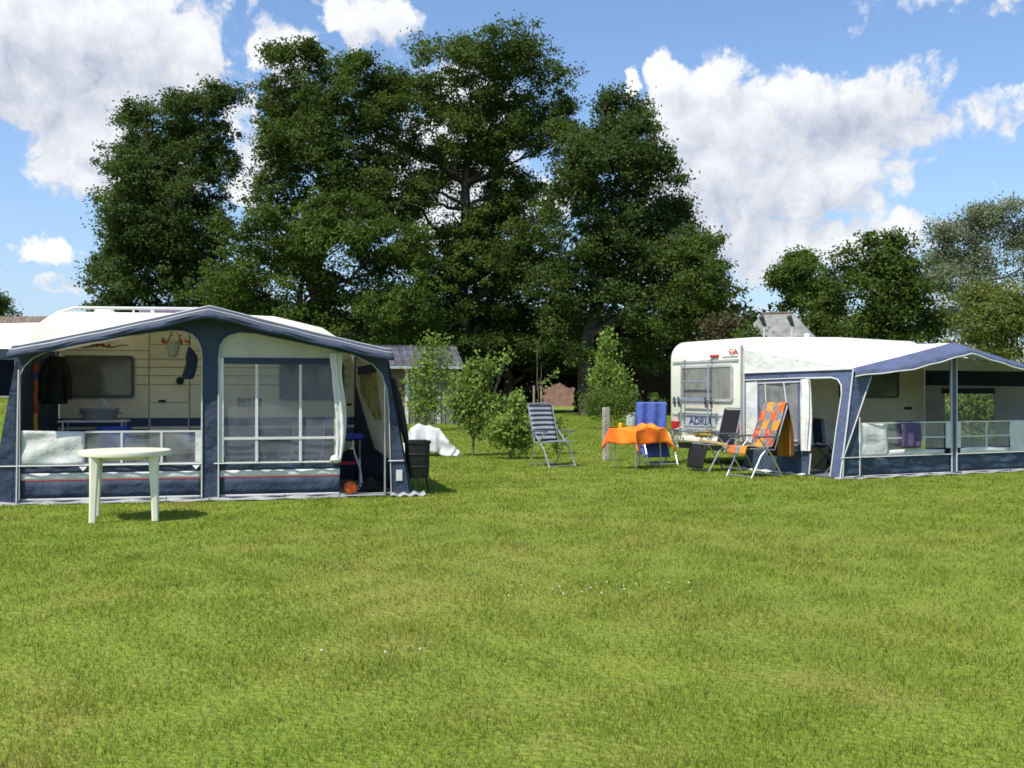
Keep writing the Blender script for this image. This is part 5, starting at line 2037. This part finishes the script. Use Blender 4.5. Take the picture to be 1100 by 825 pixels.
# wooden step by the rear, and tan armrest board of black recliner
o = MB().box((-.24, -.02, 0), (.24, .02, .05), 'tan_wood', .01).build('wooden_slat')
o.location = (W(766, 420, 17.45).x, 17.45, .47)
o.rotation_euler = (0, .18, -.25)
tag(o, 'thin tan wooden slat lying across the black recliner front', 'slat')

# ------------------------------------------------------------------ light, sky, camera
SUN = Vector((-.42, -.46, 1.0)).normalized()            # direction towards the sun
el = math.asin(SUN.z)
az = math.atan2(SUN.x, SUN.y)
sl = bpy.data.lights.new('sun', 'SUN')
sl.energy = 3.7
sl.angle = math.radians(.53)
sl.color = (1, .95, .86)
so = bpy.data.objects.new('sun', sl)
COL.objects.link(so)
so.rotation_euler = (-SUN).to_track_quat('-Z', 'Y').to_euler()


def make_world():
    w = bpy.data.worlds.new('World')
    scn.world = w
    w.cycles.sampling_method = 'MANUAL'
    w.cycles.sample_map_resolution = 256
    w.use_nodes = True
    nt = w.node_tree
    N, L = nt.nodes, nt.links
    for n in list(N):
        N.remove(n)
    out = N.new('ShaderNodeOutputWorld')
    bg = N.new('ShaderNodeBackground')
    bg.inputs['Strength'].default_value = SKY_STRENGTH
    L.new(bg.outputs[0], out.inputs[0])
    sky = N.new('ShaderNodeTexSky')
    sky.sky_type = 'NISHITA'
    sky.sun_disc = False
    sky.sun_elevation = el
    sky.sun_rotation = az
    sky.altitude = 0
    sky.air_density = 1.0
    sky.dust_density = 1.0
    sky.ozone_density = 2.0

    # cloud density group: input direction as (azimuth, elevation) in degrees
    g = bpy.data.node_groups.new('cloud_density', 'ShaderNodeTree')
    g.interface.new_socket('P', in_out='INPUT', socket_type='NodeSocketVector')
    g.interface.new_socket('D', in_out='OUTPUT', socket_type='NodeSocketFloat')
    g.interface.new_socket('B', in_out='OUTPUT', socket_type='NodeSocketFloat')
    gn, gl = g.nodes, g.links
    gi, go = gn.new('NodeGroupInput'), gn.new('NodeGroupOutput')

    def vm(op, a, b=None):
        n = gn.new('ShaderNodeVectorMath')
        n.operation = op
        for i, x in enumerate((a, b)):
            if x is None:
                continue
            if isinstance(x, tuple):
                n.inputs[i].default_value = x
            else:
                gl.new(x, n.inputs[i])
        return n

    def ma(op, a, b=None, c=None, nodes=gn, links=gl):
        n = nodes.new('ShaderNodeMath')
        n.operation = op
        for i, x in enumerate((a, b, c)):
            if x is None:
                continue
            if isinstance(x, (int, float)):
                n.inputs[i].default_value = x
            else:
                links.new(x, n.inputs[i])
        return n.outputs[0]

    def noise(vec, scale, detail, rough, col=False):
        n = gn.new('ShaderNodeTexNoise')
        n.noise_dimensions = '2D'
        n.inputs['Scale'].default_value = scale
        n.inputs['Detail'].default_value = detail
        n.inputs['Roughness'].default_value = rough
        gl.new(vec, n.inputs['Vector'])
        return n.outputs['Color' if col else 'Fac']
    P = gi.outputs['P']
    w1 = vm('MULTIPLY', vm('SUBTRACT', noise(P, .30, 5, .6, True), (.5, .5, .5)).outputs[0], (3.2, 3.0, 0)).outputs[0]
    PW = vm('ADD', P, w1).outputs[0]
    PW = vm('MULTIPLY', PW, (1, 1, 0)).outputs[0]

    def ang(px, py):
        v = Vector(((px - 550) / F, 1, (HY - py) / F)).normalized()
        return math.degrees(math.atan2(v.x, v.y)), math.degrees(math.asin(v.z))
    D = None
    for px, py, rx, ry, *cap in CLOUDS:
        a, e = ang(px, py)
        kx, ky = 1 / (rx * .0487), 1 / (ry * .0487)
        q = vm('MULTIPLY', vm('SUBTRACT', PW, (a, e, 0)).outputs[0], (kx, ky, 0)).outputs[0]
        ln = gn.new('ShaderNodeVectorMath')
        ln.operation = 'LENGTH'
        gl.new(q, ln.inputs[0])
        s = ma('SUBTRACT', 1.0, ln.outputs['Value'])
        if cap:
            s = ma('MINIMUM', s, cap[0])
        D = s if D is None else ma('SMOOTH_MAX', D, s, .22)
    vo = gn.new('ShaderNodeTexVoronoi')
    vo.voronoi_dimensions = '2D'
    vo.feature = 'F1'
    vo.inputs['Scale'].default_value = .55
    vo.inputs['Detail'].default_value = 3
    vo.inputs['Roughness'].default_value = .55
    gl.new(PW, vo.inputs['Vector'])
    bil = ma('MULTIPLY', ma('SUBTRACT', .52, vo.outputs['Distance']), .38)
    fb = ma('MULTIPLY', ma('SUBTRACT', noise(P, .7, 6, .6), .5), .62)
    D = ma('ADD', ma('ADD', D, CL_BIAS), ma('ADD', bil, fb))
    gl.new(D, go.inputs['D'])
    gl.new(bil, go.inputs['B'])

    # direction -> angles
    tc = N.new('ShaderNodeTexCoord')
    sep = N.new('ShaderNodeSeparateXYZ')
    L.new(tc.outputs['Generated'], sep.inputs[0])

    def M(op, a, b=None, c=None):
        return ma(op, a, b, c, N, L)
    azs = M('MULTIPLY', M('ARCTAN2', sep.outputs['X'], sep.outputs['Y']), 57.29578)
    els = M('MULTIPLY', M('ARCSINE', sep.outputs['Z']), 57.29578)
    cb = N.new('ShaderNodeCombineXYZ')
    L.new(azs, cb.inputs[0])
    L.new(els, cb.inputs[1])

    def dens(vec):
        n = N.new('ShaderNodeGroup')
        n.node_tree = g
        L.new(vec, n.inputs[0])
        return n.outputs[0], n.outputs[1]

    def rng(s, a, b, lo=0.0, hi=1.0, smooth=True):
        m = N.new('ShaderNodeMapRange')
        if smooth:
            m.interpolation_type = 'SMOOTHSTEP'
        m.inputs['From Min'].default_value = a
        m.inputs['From Max'].default_value = b
        m.inputs['To Min'].default_value = lo
        m.inputs['To Max'].default_value = hi
        L.new(s, m.inputs['Value'])
        return m.outputs['Result']
    d0, b0 = dens(cb.outputs[0])
    of = N.new('ShaderNodeVectorMath')
    of.operation = 'ADD'
    L.new(cb.outputs[0], of.inputs[0])
    of.inputs[1].default_value = (-.8, 1.5, 0)
    d1, b1 = dens(of.outputs[0])
    alpha = rng(d0, -.09, .30)
    lit = M('ADD', M('ADD', .80, M('MULTIPLY', M('SUBTRACT', b0, .02), .9)), M('MULTIPLY', M('SUBTRACT', d0, d1), .50))
    # thick parts of the clouds are greyer inside; dark lobes named below
    lit = M('SUBTRACT', lit, rng(d0, .45, 1.1, 0, .16))
    for px, py, rx, ry, s in DARK:
        a, e = ang(px, py)
        dx = M('DIVIDE', M('SUBTRACT', azs, a), rx * .0487)
        dy = M('DIVIDE', M('SUBTRACT', els, e), ry * .0487)
        r = M('SQRT', M('ADD', M('MULTIPLY', dx, dx), M('MULTIPLY', dy, dy)))
        lit = M('SUBTRACT', lit, rng(r, .1, 1.25, s * .9, 0))
    lit = rng(lit, -.55, 1.0, 0, 1, False)
    mixc = N.new('ShaderNodeMix')
    mixc.data_type = 'RGBA'
    mixc.inputs['A'].default_value = (*[c / SKY_STRENGTH for c in CL_DARK], 1)
    mixc.inputs['B'].default_value = (*[c / SKY_STRENGTH for c in CL_LIT], 1)
    L.new(lit, mixc.inputs['Factor'])
    # thin veil of haze low in the sky
    veil = rng(els, 2, 16, .34, 0)
    am = M('MULTIPLY', alpha, CL_ALPHA)
    tint = N.new('ShaderNodeMix')
    tint.data_type = 'RGBA'
    tint.blend_type = 'MULTIPLY'
    tint.inputs['Factor'].default_value = 1
    tint.inputs['B'].default_value = (*SKY_TINT, 1)
    L.new(sky.outputs[0], tint.inputs['A'])
    hz = N.new('ShaderNodeMix')
    hz.data_type = 'RGBA'
    L.new(veil, hz.inputs['Factor'])
    L.new(tint.outputs['Result'], hz.inputs['A'])
    hz.inputs['B'].default_value = (*[c / SKY_STRENGTH for c in CL_VEIL], 1)
    fm = N.new('ShaderNodeMix')
    fm.data_type = 'RGBA'
    L.new(am, fm.inputs['Factor'])
    L.new(hz.outputs['Result'], fm.inputs['A'])
    L.new(mixc.outputs['Result'], fm.inputs['B'])
    L.new(fm.outputs['Result'], bg.inputs['Color'])


SKY_STRENGTH = .11
SKY_TINT = (.90, .99, 1.10)
CL_DARK, CL_LIT, CL_VEIL = (.20, .245, .34), (.64, .645, .655), (.28, .36, .54)
CL_ALPHA, CL_BIAS = .95, .14
CLOUDS = [(30, 20, 200, 80), (150, 55, 100, 62), (205, 62, 44, 50), (95, 150, 64, 42), (80, 185, 48, 28), (30, 95, 100, 42), (150, 190, 60, 40),
          (52, 270, 26, 17), (62, 312, 22, 10, .1), (75, 213, 14, 7, .1), (0, 285, 12, 10, .1), (255, 15, 26, 20, 0),
          (305, 58, 38, 36), (402, 22, 50, 38), (362, 12, 26, 20), (268, 140, 22, 36, .2), (270, 190, 30, 30, .2), (470, 190, 95, 95, .35), (590, 208, 34, 30, .3), (500, 110, 60, 40),
          (680, 95, 12, 20), (715, 74, 22, 24), (770, 84, 44, 34), (740, 118, 58, 50), (858, 110, 44, 36), (800, 140, 86, 58),
          (775, 190, 105, 65), (870, 190, 110, 48), (820, 245, 100, 48, .4), (930, 120, 95, 48, .5), (1090, 112, 30, 20, .12), (1050, 134, 60, 18, -.02),
          (890, 258, 100, 26), (965, 244, 26, 18), (1030, 2, 90, 20, -.04), (1095, 195, 22, 14, -.02), (770, 300, 80, 40, .08), (890, 300, 90, 34, .02), (1010, 330, 80, 30, -.02)]
DARK = [(55, 85, 150, 46, .40), (935, 122, 95, 46, .50), (850, 150, 110, 30, .34), (790, 225, 120, 46, .34), (1030, 5, 110, 30, .5), (740, 150, 30, 40, .18),
        (20, 120, 90, 30, .25), (140, 60, 70, 40, .2), (780, 290, 90, 45, .4), (1060, 125, 60, 30, .2)]
make_world()

cam = bpy.data.cameras.new('camera')
cam.sensor_width = 36
cam.lens = 36 * F / 1100
cam.clip_start = .05
cam.clip_end = 5000
co = bpy.data.objects.new('camera', cam)
COL.objects.link(co)
co.location = (0, 0, CH)
co.rotation_euler = (math.radians(90) + math.atan2(HY - 412.5, F), 0, 0)
scn.camera = co

scn.view_settings.view_transform = 'Standard'
scn.view_settings.look = 'None'
scn.view_settings.exposure = .68
scn.view_settings.gamma = 1
scn.cycles.use_denoising = True
scn.cycles.denoiser = 'OPENIMAGEDENOISE'
scn.cycles.max_bounces = 7
scn.cycles.transparent_max_bounces = 12
scn.cycles.transmission_bounces = 4
scn.cycles.diffuse_bounces = 3
scn.cycles.glossy_bounces = 2
scn.cycles.caustics_reflective = False
scn.cycles.caustics_refractive = False
scn.cycles.filter_width = 1.7
